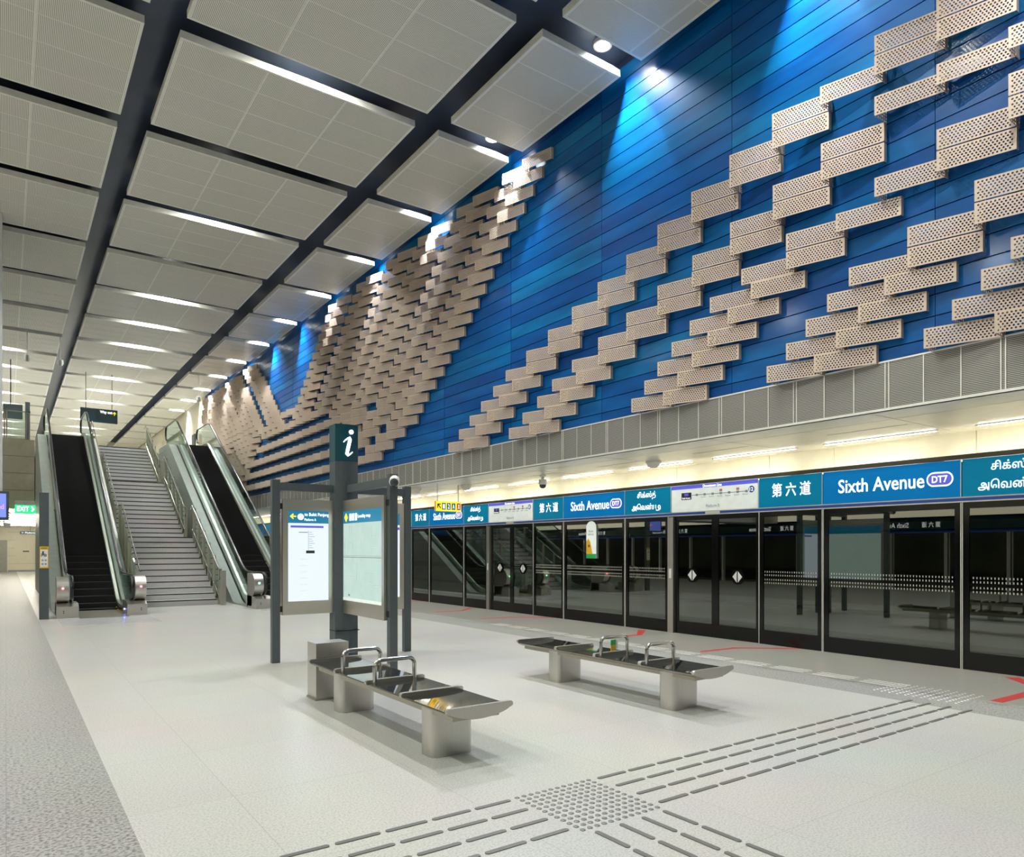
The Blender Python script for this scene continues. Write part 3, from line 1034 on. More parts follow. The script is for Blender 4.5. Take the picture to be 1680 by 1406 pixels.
    if J < 30: text('chinese_text', '第 六 道', 0.70, 0.225, (-0.003, -2.20, 2.455), XDIR, ZDIR, M['white_em'], t, 0.002, 0.012)
    t = hdr('station_name_sign', 3.10, 5.08, 'blue_sign', f'wide blue sign reading Sixth Avenue DT7, {wd} along the platform')
    if J < 30:
        text('latin_text', 'Sixth Avenue', 1.25, 0.205, (-0.003, -3.36, 2.445), XDIR, ZDIR, M['white_em'], t, 0.002, 0.010)
        b = bm_new()
        pl = []
        for q in range(24):
            a_ = 2 * math.pi * q / 24
            cyy = -4.81 + (0.075 if math.cos(a_) > 0 else -0.075)
            pl.append((cyy + 0.095 * math.cos(a_), 2.548 + 0.1 * math.sin(a_)))
        prism(b, pl, 'X', -0.004, 0.0)
        p_ = obj('code_outline', b, M['white_em'], t)
        b = bm_new()
        pl = []
        for q in range(24):
            a_ = 2 * math.pi * q / 24
            cyy = -4.81 + (0.075 if math.cos(a_) > 0 else -0.075)
            pl.append((cyy + 0.078 * math.cos(a_), 2.548 + 0.08 * math.sin(a_)))
        prism(b, pl, 'X', -0.006, -0.004)
        p2 = obj('code_field', b, M['violet'], p_)
        text('code_text', 'DT7', 0.2, 0.095, (-0.0065, -4.71, 2.50), XDIR, ZDIR, M['white_em'], p_, 0.001, 0.02)
    t = hdr('station_name_sign', 5.08, MOD, 'teal', f'teal sign with Tamil station name, {wd} along the platform')
    if J < 30:
        text('tamil_text', 'சிக்ஸ்த்', 0.50, 0.165, (-0.003, -5.43, 2.575), XDIR, ZDIR, M['white_em'], t, 0.002, 0.008)
        text('tamil_text', 'அெவன்ய', 0.66, 0.15, (-0.003, -5.28, 2.355), XDIR, ZDIR, M['white_em'], t, 0.002, 0.008)
        b = bm_new()
        ribbon(b, [(-5.94, 2.365), (-5.965, 2.352), (-6.02, 2.36), (-6.05, 2.40), (-6.04, 2.44), (-6.01, 2.447), (-5.995, 2.42), (-6.01, 2.385), (-6.06, 2.375)],
               [0.010] * 9, -0.005, -0.003, 'X')
        obj('tamil_tail', b, M['white_em'], t)

# hanging sticker on the glass
b = bm_new(); prism(b, [(-0.16, 0.0), (0.16, 0.0), (0.16, 0.72)] + [(0.16 * math.cos(a), 0.68 + 0.13 * math.sin(a)) for a in [math.pi * q / 8 for q in range(9)]] + [(-0.16, 0.68)], 'X', -0.004, 0.0)
t = thing('notice_sticker', 'tall rounded white, yellow and green notice stuck on the wide glass screen', 'sticker', (XP - 0.014, 11.63, 1.39), 0)
obj('sticker_sheet', b, M['white_sign'], t)
b = bm_new(); prism(b, [(-0.157, 0.0), (0.157, 0.0), (0.157, 0.10), (-0.157, 0.10)], 'X', -0.006, -0.004); obj('green_base', b, M['green_print'], t)
b = bm_new(); prism(b, [(-0.157, 0.10), (0.02, 0.10), (-0.02, 0.30), (0.06, 0.42), (0.157, 0.46), (0.157, 0.1), (0.157, 0.1)][:6], 'X', -0.006, -0.004)
bm_tmp = bm_new(); prism(bm_tmp, [(-0.04, 0.10), (0.157, 0.10), (0.157, 0.36), (0.10, 0.44), (0.03, 0.36)], 'X', -0.006, -0.004); b.free(); obj('yellow_field', bm_tmp, M['yellow'], t)
b = bm_new(); lathe(b, [(0.03, 0), (0.03, 0.002)], 16, (0, 0, 0), 'X')
for v in b.verts: v.co += Vector((-0.008, 0.07, 0.27))
obj('red_spot', b, mat('brown_print', (0.3, 0.08, 0.02), 0.5), t)
text('notice_text', 'Please stand\nbehind the line', 0.18, 0.12, (-0.006, 0.10, 0.5), XDIR, ZDIR, M['grey_ink'], t, 0.001)

# ================================================================ CAMERAS, DETECTORS AND THE HANGING SIGN UNDER THE SOFFIT
db = bm_new(); lathe(db, [(0.10, 0.0), (0.10, -0.02), (0.085, -0.03), (0.075, -0.06), (0.05, -0.085), (0.01, -0.095)], 20)
det_me = finish(db, 'detector_body', M['white_plastic'], smooth=True)
for i_, (xx, yy, s_) in enumerate(((9.67, 9.15, 'above the route map sign'), (9.44, 15.3, 'right of the yellow hanging sign'), (8.92, 17.0, 'left of the yellow hanging sign'))):
    t = thing('ceiling_speaker', f'round white speaker bowl under the soffit, {s_}', 'speaker', (xx, yy, ZS), 0)
    o = obj('speaker_bowl', det_me, None, t); o.scale = (1.4, 1.4, 1.3)


def dome_camera(x, y, z, label, drop=0.10, face=None, scale=1.0):
    t = thing('dome_camera', label, 'security camera', (x, y, z), 0)
    b = bm_new(); lathe(b, [(0.07, 0), (0.07, -0.02), (0.03, -0.03), (0.03, -drop), (0.09, -drop - 0.01), (0.095, -drop - 0.10), (0.08, -drop - 0.12)], 20)
    obj('housing', b, M['white_plastic'], t, smooth=True)
    b = bm_new(); lathe(b, [(0.075, -drop - 0.115), (0.07, -drop - 0.16), (0.045, -drop - 0.19), (0.01, -drop - 0.2)], 20)
    obj('lens_dome', b, M['dome'], t, smooth=True)
    t.scale = (scale,) * 3
    return t


dome_camera(9.55, 12.3, ZS, 'white dome camera hanging under the soffit above a Chinese name sign', 0.08)

t = thing('hanging_sign', 'yellow hanging exit direction sign under the soffit above the platform doors', 'sign', (9.0, 15.45, 2.53), 0)
b = bm_new(); box(b, -0.36, 0.36, -0.04, 0.04, 0.0, 0.25); obj('sign_box', b, M['yellow'], t, bevel=0.006)
b = bm_new(); box(b, -0.355, 0.355, -0.046, -0.04, 0.005, 0.245); obj('lit_face', b, M['yellow_em'], t)
for q, (xx, mm, s_) in enumerate(((-0.20, 'blue_print', '1'), (-0.06, 'blue_print', '2'), (0.08, 'blue_print', 'A'), (0.23, 'red_line', 'X'))):
    b = bm_new(); box(b, xx, xx + 0.11, -0.05, -0.046, 0.04, 0.21); p_ = obj('pictogram', b, M[mm], t)
    text('pictogram_text', s_, 0.05, 0.11, (xx + 0.03, -0.051, 0.07), (1, 0, 0), ZDIR, M['white_em'], p_, 0.001)
b = bm_new(); prism(b, [(-0.33, 0.19), (-0.33, 0.08), (-0.30, 0.08), (-0.30, 0.14), (-0.24, 0.06), (-0.22, 0.085), (-0.28, 0.16), (-0.23, 0.16), (-0.23, 0.19)], 'Y', -0.05, -0.046); obj('arrow', b, M['ink'], t)
b = bm_new()
for xx in (-0.3, 0.3): box(b, xx - 0.01, xx + 0.01, -0.01, 0.01, 0.25, ZS - 2.53)
obj('hanger', b, M['frame_light'], t)

# ================================================================ INFORMATION STAND
KX, KY = 4.08, 10.05
K = thing('information_stand', 'slate grey information stand with three lit map boards and a lit letter i', 'information stand', (KX, KY, 0), 0)
b = bm_new()
pl = [(-0.175, -0.10)] + [(-0.175 + 0.35 * q / 10, -0.10 - 0.055 * math.sin(math.pi * q / 10)) for q in range(1, 10)] + [(0.175, -0.10), (0.175, 0.12), (-0.175, 0.12)]
prism(b, pl, 'Z', 0.0, 2.88)
obj('column', b, M['slate'], K, smooth=True)
b = bm_new(); prism(b, [(p[0] * 1.01, p[1] * 1.02) for p in pl], 'Z', 2.88, 3.42)
sign_ = obj('sign_head', b, M['teal_dark'], K, smooth=True)
b = bm_new()
lathe(b, [(0.033, 0.0), (0.033, 0.006)], 20, (0.045, -0.172, 3.31), 'Y')
ribbon(b, [(-0.075, 3.155), (-0.045, 3.185), (-0.005, 3.215), (0.018, 3.225), (0.026, 3.20), (0.010, 3.13), (-0.012, 3.04), (-0.022, 2.985), (-0.008, 2.965), (0.03, 2.985), (0.065, 3.02)],
       [0.005, 0.007, 0.011, 0.019, 0.024, 0.024, 0.024, 0.023, 0.017, 0.008, 0.005], -0.172, -0.166)
obj('letter_i', b, emitter('lit_letter_i', (1, 1, 1), 3.0), sign_)
b = bm_new(); box(b, -0.178, 0.178, -0.16, 0.122, 0.40, 0.408); obj('base_joint', b, M['black'], K)


def kpost(x, y, name='post'):
    b = bm_new(); box(b, x - 0.055, x + 0.055, y - 0.045, y + 0.045, 0, 2.57)
    return obj(name, b, M['slate2'], K, bevel=0.004)


kpost(-1.0, 0.03); kpost(1.03, 0.0); kpost(0.02, -1.58)
for (x0, x1, y0, y1) in ((-0.97, -0.17, -0.02, 0.06), (0.17, 1.0, -0.03, 0.05), (-0.02, 0.06, -1.55, -0.12)):
    b = bm_new(); box(b, x0, x1, y0, y1, 2.42, 2.53); obj('beam', b, M['slate2'], K, bevel=0.003)


def board(parent, cx, cy, w, ax, paper, label, z0=0.665, z1=2.30):
    """double sided light box. ax='x': spans along X facing -Y/+Y. ax='y': spans along Y facing -X/+X"""
    d = 0.055
    m = Matrix.Translation((cx, cy, 0)) @ (Matrix.Identity(4) if ax == 'x' else Matrix.Rotation(R(-90), 4, 'Z'))
    b = bm_new()
    fz0, fz1, s = 0.855, 2.14, 0.075
    for (x0, x1, za, zb) in ((-w / 2, w / 2, z0, fz0), (-w / 2, w / 2, fz1, z1), (-w / 2, -w / 2 + s, fz0, fz1), (w / 2 - s, w / 2, fz0, fz1)):
        box(b, x0, x1, -d, d, za, zb, m)
    o = obj('light_box', b, M['steel_h'], parent, bevel=0.004, label=label)
    for sg in (-1, 1):
        b = bm_new(); box(b, -w / 2 + s, w / 2 - s, sg * (d - 0.012), sg * (d - 0.008), fz0, fz1, m); obj('poster', b, M[paper], o)
        b = bm_new(); box(b, -w / 2 + s, w / 2 - s, sg * (d - 0.007), sg * (d - 0.004), 1.965, fz1, m); obj('poster_header', b, M['poster_head'], o)
    b = bm_new()
    for zz in (0.75, 2.2): box(b, -w / 2 - 0.07, w / 2 + 0.07, -0.02, 0.02, zz - 0.04, zz + 0.04, m)
    obj('fixing', b, M['black'], o)
    return o, m


bl, mL = board(K, -0.545, 0.02, 0.74, 'x', 'poster', 'light box with a route diagram and blue header')
# route diagram details on the left board (front face at local y=-0.05)
fy = -0.053
text('header_text', 'to Bukit Panjang', 0.36, 0.06, tuple(mL @ Vector((-0.06, fy, 2.055))), (1, 0, 0), ZDIR, M['white_em'], bl, 0.001, 0.004)
text('header_text', 'Platform A', 0.17, 0.035, tuple(mL @ Vector((-0.06, fy, 2.00))), (1, 0, 0), ZDIR, M['white_em'], bl, 0.001, 0.003)
b = bm_new(); prism(b, [(-0.27, 2.06), (-0.225, 2.10), (-0.215, 2.085), (-0.235, 2.068), (-0.18, 2.068), (-0.18, 2.052), (-0.235, 2.052), (-0.215, 2.03), (-0.225, 2.02)], 'Y', fy - 0.001, fy)
for v in b.verts: v.co = mL @ v.co
obj('arrow', b, M['yellow_em'], bl)
b = bm_new(); lathe(b, [(0.045, 0), (0.045, 0.002)], 20, (0, 0, 0), 'Y')
for v in b.verts: v.co = mL @ (v.co + Vector((-0.115, fy - 0.002, 2.055)))
p_ = obj('number_disc', b, M['white_em'], bl)
text('number_text', '11', 0.035, 0.045, tuple(mL @ Vector((-0.132, fy - 0.004, 2.033))), (1, 0, 0), ZDIR, M['ink_blue'], p_, 0.001, 0.02)
b = bm_new(); box(b, -0.26, 0.22, fy - 0.001, fy, 1.90, 1.93, mL); obj('title_bar', b, M['violet'], bl)
b = bm_new()
box(b, -0.003, 0.001, fy + 0.004, fy + 0.006, 1.58, 1.86, mL)
for q in range(8):
    box(b, 0.008, 0.05 + 0.02 * ((q * 7) % 3), fy + 0.004, fy + 0.006, 1.835 - q * 0.032, 1.84 - q * 0.032, mL)
box(b, -0.14, -0.01, fy + 0.004, fy + 0.006, 1.83, 1.84, mL)
for q in range(6):
    box(b, -0.12, -0.02, fy + 0.004, fy + 0.006, 1.45 - q * 0.09, 1.4515 - q * 0.09, mL)
o = obj('diagram_lines', b, M['grey_ink'], bl)
b = bm_new(); box(b, -0.035, 0.09, fy + 0.003, fy + 0.006, 1.535, 1.575, mL); obj('station_plate', b, M['ink'], bl)

br_, mR = board(K, -0.02, -0.78, 1.50, 'y', 'poster_map', 'light box with a pale green locality map')
# Rotation(-90): local x -> -Y ; front local -y -> -X
XK = (0, -1, 0)
text('header_text', 'Locality map', 0.42, 0.06, tuple(mR @ Vector((-0.10, fy, 2.02))), XK, ZDIR, M['white_em'], br_, 0.001, 0.003)
b = bm_new(); prism(b, [(-0.58, 2.05), (-0.52, 2.115), (-0.46, 2.05), (-0.52, 1.985)], 'Y', fy - 0.001, fy)
for v in b.verts: v.co = mR @ v.co
obj('header_diamond', b, M['yellow_em'], br_)
b = bm_new()
for q in range(3): box(b, -0.40 + q * 0.1, -0.33 + q * 0.1, fy - 0.001, fy, 2.0, 2.10, mR)
obj('header_icons', b, M['white_em'], br_)
b = bm_new()
random.seed(5)
for q in range(26):
    x0 = random.uniform(-0.6, 0.35); z0_ = random.uniform(0.92, 1.88); L_ = random.uniform(0.08, 0.4)
    if q % 2: box(b, x0, min(0.64, x0 + L_), fy + 0.004, fy + 0.006, z0_, z0_ + 0.005, mR)
    else: box(b, x0, x0 + 0.006, fy + 0.004, fy + 0.006, z0_, min(1.93, z0_ + L_), mR)
obj('map_roads', b, M['white_dim'], br_)
b = bm_new()
box(b, -0.66, 0.66, fy + 0.002, fy + 0.004, 1.475, 1.485, mR); box(b, -0.66, 0.66, fy + 0.002, fy + 0.004, 1.50, 1.504, mR)
box(b, -0.45, -0.39, fy + 0.002, fy + 0.004, 0.925, 0.95, mR)
obj('map_rail_line', b, M['grey_ink'], br_)
b = bm_new(); box(b, -0.66, 0.66, fy + 0.002, fy + 0.004, 0.857, 0.90, mR); obj('map_footer', b, M['white_sign'], br_)
bb, mB = board(K, 0.585, 0.01, 0.76, 'x', 'poster', 'light box behind, mostly hidden by the map board')
b = bm_new(); box(b, 0.0, 0.30, fy - 0.001, fy, 1.89, 1.93, mB); obj('title_bar', b, M['violet'], bb)

t = dome_camera(KX + 0.03, KY - 1.70, 2.62, 'white dome camera on the front arm of the information stand', 0.02, None, 0.62)
t.location = (KX + 0.03, KY - 1.63, 2.50)
t.rotation_euler = (R(-62), 0, R(-30)); t.scale = (0.72, 0.72, 0.72)

# ================================================================ BENCHES
def bench(x0, x1, divs, hoops, label):
    """x0..x1 seat width, divs: y of the five divider bars from far to near"""
    cx = (x0 + x1) / 2; w = x1 - x0
    t = thing('platform_bench', label, 'bench', (cx, 0, 0), 0, 'platform benches')
    yf, yn = divs[0], divs[-1]
    n = 16

    def prof(u):            # u -1..1 across: shallow dished top and bowed underside
        top = 0.408 + 0.007 * u * u
        bot = 0.398 - 0.055 * (1 - u * u) ** 0.8
        return top, bot
    # under pan
    b = bm_new()
    pl = [(u * w / 2, prof(u)[0] - 0.008) for u in [-1 + 2 * i / n for i in range(n + 1)]] + [(u * w / 2, prof(u)[1]) for u in [1 - 2 * i / n for i in range(n + 1)]]
    pl2 = [p for i, p in enumerate(pl) if i == 0 or (abs(p[0] - pl[i - 1][0]) + abs(p[1] - pl[i - 1][1])) > 1e-5]
    prism(b, pl2, 'Y', yn, yf)
    obj('seat_pan', b, M['steel_dark'], t, smooth=True)
    # glossy seats
    for a, c in zip(divs, divs[1:]):
        b = bm_new()
        us = [-0.985 + 1.97 * i / n for i in range(n + 1)]
        pl = [(u * w / 2, prof(u)[0] + 0.002) for u in us] + [(u * w / 2, prof(u)[0] - 0.007) for u in us[::-1]]
        prism(b, pl, 'Y', c + 0.012, a - 0.012)
        obj('seat', b, M['seat'], t, smooth=True)
    # divider bars, end ones deeper and lens shaped
    for i, yy in enumerate(divs):
        b = bm_new()
        end = i in (0, len(divs) - 1)
        m = 14
        hw = w / 2 + 0.015
        if end:
            zc_, re_ = 0.425, 0.022
            pl = [(hw - re_ + re_ * math.cos(a_), zc_ + re_ * math.sin(a_)) for a_ in [R(-60 + 30 * q) for q in range(6)]]
            pl = pl + [(-hw + re_ + re_ * math.cos(a_), zc_ + re_ * math.sin(a_)) for a_ in [R(90 + 30 * q) for q in range(6)]]
            pl += [(hw * 0.93 * u, 0.405 - 0.058 * (1 - u * u)) for u in [-1 + 2 * q / m for q in range(m + 1)]]
            prism(b, pl, 'Y', yy - 0.016, yy + 0.016)
        else:
            zc_, re_ = 0.424, 0.021
            pl = [(hw - re_ + re_ * math.cos(a_), zc_ + re_ * math.sin(a_)) for a_ in [R(-90 + 30 * q) for q in range(7)]]
            pl = pl + [(-hw + re_ + re_ * math.cos(a_), zc_ + re_ * math.sin(a_)) for a_ in [R(90 + 30 * q) for q in range(7)]]
            prism(b, pl, 'Y', yy - 0.022, yy + 0.022)
        obj('end_plate' if end else 'divider', b, M['steel'], t, bevel=0.004, segs=2)
    for i in hoops:
        yy = divs[i]
        b = bm_new()
        xa, xb, zt, r = -w / 2 + 0.06, w / 2 - 0.10, 0.615, 0.062
        pts = [(xa, yy, 0.40), (xa, yy, zt - r)]
        pts += [(xa + r - r * math.cos(a), yy, zt - r + r * math.sin(a)) for a in [math.pi / 2 * q / 6 for q in range(1, 7)]]
        pts += [(xb - r + r * math.sin(a), yy, zt - r + r * math.cos(a)) for a in [math.pi / 2 * q / 6 for q in range(0, 7)]]
        pts += [(xb, yy, 0.40)]
        for p in range(len(pts)): pts[p] = (pts[p][0], pts[p][1] - 0.035, pts[p][2])
        tube(b, pts, 0.0195, 14)
        obj('hoop_armrest', b, M['steel_pol'], t, smooth=True)
    # pedestal legs
    for ya, yb in ((divs[3] - 0.40, divs[3] - 0.40 + 0.22), (divs[1] + 0.03, divs[1] + 0.25)):
        b = bm_new()
        xa, xb, rr = -w / 2 + 0.06, w / 2 - 0.12, 0.06
        pl = []
        for (ccx, ccy, a0) in ((xa + rr, ya + rr, 180), (xb - rr, ya + rr, 270), (xb - rr, yb - rr, 0), (xa + rr, yb - rr, 90)):
            for q in range(6):
                a = R(a0 + 90 * q / 5)
                pl.append((ccx + rr * math.cos(a), ccy + rr * math.sin(a)))
        prism(b, pl, 'Z', 0.0, 0.375)
        leg = obj('leg', b, M['steel'], t, smooth=True)
    b = bm_new(); box(b, -w / 2 + 0.07, w / 2 - 0.07, yn + 0.05, yf - 0.05, 0.335, 0.372); obj('seat_beam', b, M['steel_dark'], t)
    return t


bench(2.585, 3.135, [7.27, 6.575, 5.85, 5.17, 4.44], (1, 2), 'steel bench with black seats in front of the information stand, nearer the camera')
bench(5.30, 5.86, [7.34, 6.57, 5.89, 5.20, 4.50], (2, 3), 'steel bench with black seats standing alone nearer the glass doors')
t = thing('folded_leaflet', 'small green and orange leaflet on the right-hand bench', 'leaflet', (5.74, 6.06, 0.415), R(12))
b = bm_new(); box(b, -0.05, 0.05, -0.004, 0.004, 0.0, 0.07); obj('lower_half', b, M['yellow'], t)
b = bm_new(); box(b, -0.05, 0.05, -0.004, 0.004, 0.07, 0.13); obj('upper_half', b, M['green_print'], t)
b = bm_new(); box(b, 0.05, 0.09, -0.003, 0.003, 0.02, 0.125); obj('white_flap', b, M['white_dim'], t)

# steel box behind the near bench
t = thing('steel_bin', 'brushed steel box standing behind the nearer bench', 'bin', (2.83, 7.50, 0), 0)
b = bm_new(); box(b, -0.17, 0.19, -0.19, 0.07, 0.02, 0.60); obj('casing', b, M['steel'], t, bevel=0.005)
b = bm_new(); box(b, -0.18, 0.20, -0.2, 0.08, 0.0, 0.02); obj('base_plate', b, M['steel_dark'], t)

# ================================================================ TACTILE PAVING AND FLOOR MARKINGS
sb = bm_new(); lathe(sb, [(0.0175, 0.0), (0.0165, 0.003), (0.011, 0.005), (0.001, 0.0055)], 12)
stud_me = finish(sb, 'stud', M['stud'], smooth=True)
stud2_me = stud_me.copy(); stud2_me.materials[0] = M['white_dim']
sb = bm_new()
pl = []
Lb, wb = 0.266, 0.0175
for q in range(16):
    a = 2 * math.pi * q / 16
    pl.append(((Lb / 2 - wb) * (1 if math.cos(a) > 0 else -1) + wb * math.cos(a), wb * math.sin(a)))
prism(sb, pl, 'Z', 0.0, 0.005)
bar_me = finish(sb, 'bar', M['stud'], bevel=0.002)
for i in range(12):
    for j in range(12):
        o = bpy.data.objects.new('tactile_stud', stud_me); COL.objects.link(o)
        o.location = (2.675 + 0.0553 * i, 3.075 + 0.058 * j, 0)
        tag(o, f'steel stud in the near tactile square, {ORD[j + 1]} line from camera, {ORD[i + 1]} from left', 'floor stud', 'studs of the near tactile square')
nbar = 0
bar2_me = bar_me.copy(); bar2_me.materials[0] = M['white_dim']


def bar(x, y, rz, lab, grp):
    o = bpy.data.objects.new('tactile_bar', bar_me); COL.objects.link(o)
    o.location = (x, y, 0); o.rotation_euler = (0, 0, rz)
    tag(o, lab, 'floor bar', grp)


lines = (3.128, 3.32, 3.515, 3.70)
for li, yy in enumerate(lines):
    i = 0
    x = 3.345 + 0.145
    while x < 7.96:
        i += 1
        bar(x, yy, 0, f'steel guide bar right of the near stud square, {ORD[li + 1]} line from camera, {ORD[i]} along', 'guide bars towards the doors')
        x += 0.2985
    i = 0
    x = 2.63 - 0.15
    while x > 0.75:
        i += 1
        bar(x, yy, 0, f'steel guide bar left of the near stud square, {ORD[li + 1]} line from camera, {ORD[i]} along', 'guide bars to the left')
        x -= 0.2985
for li, xx in enumerate((2.72, 2.91, 3.09, 3.27)):
    i = 0
    y = 3.03 - 0.15
    while y > 1.6:
        i += 1
        bar(xx, y, R(90), f'steel guide bar in front of the stud square, {ORD[li + 1]} line from left, {ORD[i]} along', 'guide bars towards the camera')
        y -= 0.2985
for i in range(12):
    for j in range(20):
        if len(range(1)) and (i < 10):
            pass
for i in range(10):
    for j in range(11):
        o = bpy.data.objects.new('tactile_stud', stud2_me); COL.objects.link(o)
        o.location = (8.02 + 0.07 * i, 3.36 + 0.085 * j, 0); o.scale = (0.75, 0.75, 1)
        tag(o, f'white stud in the square near the doors, {ORD[j + 1]} line from camera, {ORD[i + 1]} from left', 'floor stud', 'studs of the square near the doors')
for li, xx in enumerate((8.42, 8.52, 8.62)):
    for s_, (ya, yb) in enumerate(((4.35, 13.0),)):
        y = ya; i = 0
        while y < yb:
            i += 1
            o = bpy.data.objects.new('tactile_bar', bar2_me); COL.objects.link(o)
            o.location = (xx, y, 0); o.rotation_euler = (0, 0, R(90)); o.scale = (1.9, 0.6, 1)
            tag(o, f'thin floor guide bar along the dark strip, {ORD[li + 1]} line from left, {ORD[i]} from camera', 'floor bar', 'thin guide bars along the platform edge')
            y += 0.62


def redmark(pts, label):
    b = bm_new(); prism(b, pts, 'Z', 0.0, 0.0015)
    tag(obj('floor_marking', b, M['red_line']), label, 'floor marking', 'red queue markings on the platform')


def chevron(yc, n):
    """queue markings in front of one pair of doors centred on yc"""
    w_ = 0.10
    redmark([(8.43, yc - 5.42 + 4.3), (8.38, yc - 5.42 + 4.18), (9.55, yc - 5.42 + 4.75), (9.6, yc - 5.42 + 4.88)], f'red diagonal line left of {n}')


for nm_, yc in (('the nearest sliding doors', 8.4), ('the second sliding doors', 14.73), ('the third sliding doors', 21.06), ('the sliding doors beside the camera', 2.07)):
    a = 8.75 if yc > 3 else 8.40
    redmark([(a, yc - 1.10), (a + 0.10, yc - 1.02), (9.60, yc - 1.06), (9.60, yc - 1.16), (9.60, yc - 1.16), (a, yc - 1.14)][:4] + [(9.60, yc - 1.16)], f'red floor line on the camera side of {nm_}')
    redmark([(9.60, yc - 1.16), (9.60, yc - 1.02), (10.34, yc - 1.66), (10.34, yc - 1.80)], f'red slanting floor line near the glass on the camera side of {nm_}')
    redmark([(a + 0.05, yc + 1.02), (a + 0.05, yc + 1.14), (9.60, yc + 1.10), (9.60, yc + 0.97)], f'red floor line on the far side of {nm_}')
    redmark([(9.60, yc + 0.97), (9.60, yc + 1.10), (10.15, yc + 1.62), (10.25, yc + 1.50)], f'red slanting floor line near the glass on the far side of {nm_}')

# ================================================================ ESCALATORS
RISE = 5.94
ANG = math.atan(RISE / 10.29)


def rail_path(ya, yb, yt, h, ext=0.0, n=8):
    """centre line of a balustrade line at height h above the nosing line: flat, curve, incline, curve, flat.
    ya start of flat, yb foot of incline, yt = top of incline"""
    pts = [(ya, h)]
    Rr = 1.6
    d = Rr * math.tan(ANG / 2)
    for q in range(n + 1):
        a = ANG * q / n
        pts.append((yb - d + Rr * math.sin(a), h + Rr * (1 - math.cos(a))))
    top = (yt, RISE + h)
    for q in range(n + 1):
        a = ANG * (1 - q / n)
        pts.append((yt + d - Rr * math.sin(a), RISE + h - Rr * (1 - math.cos(a))))
    return pts


def sweep_band(bm, x0, x1, path, dz0, dz1):
    """solid band following the path between dz0 and dz1 (vertical offsets), between x0 and x1"""
    ring = []
    for (y, z) in path:
        ring.append([bm.verts.new((x0, y, z + dz0)), bm.verts.new((x1, y, z + dz0)), bm.verts.new((x1, y, z + dz1)), bm.verts.new((x0, y, z + dz1))])
    for a, b in zip(ring, ring[1:]):
        for k in range(4):
            bm.faces.new((a[k], a[(k + 1) % 4], b[(k + 1) % 4], b[k]))
    bm.faces.new(ring[0][::-1]); bm.faces.new(ring[-1])


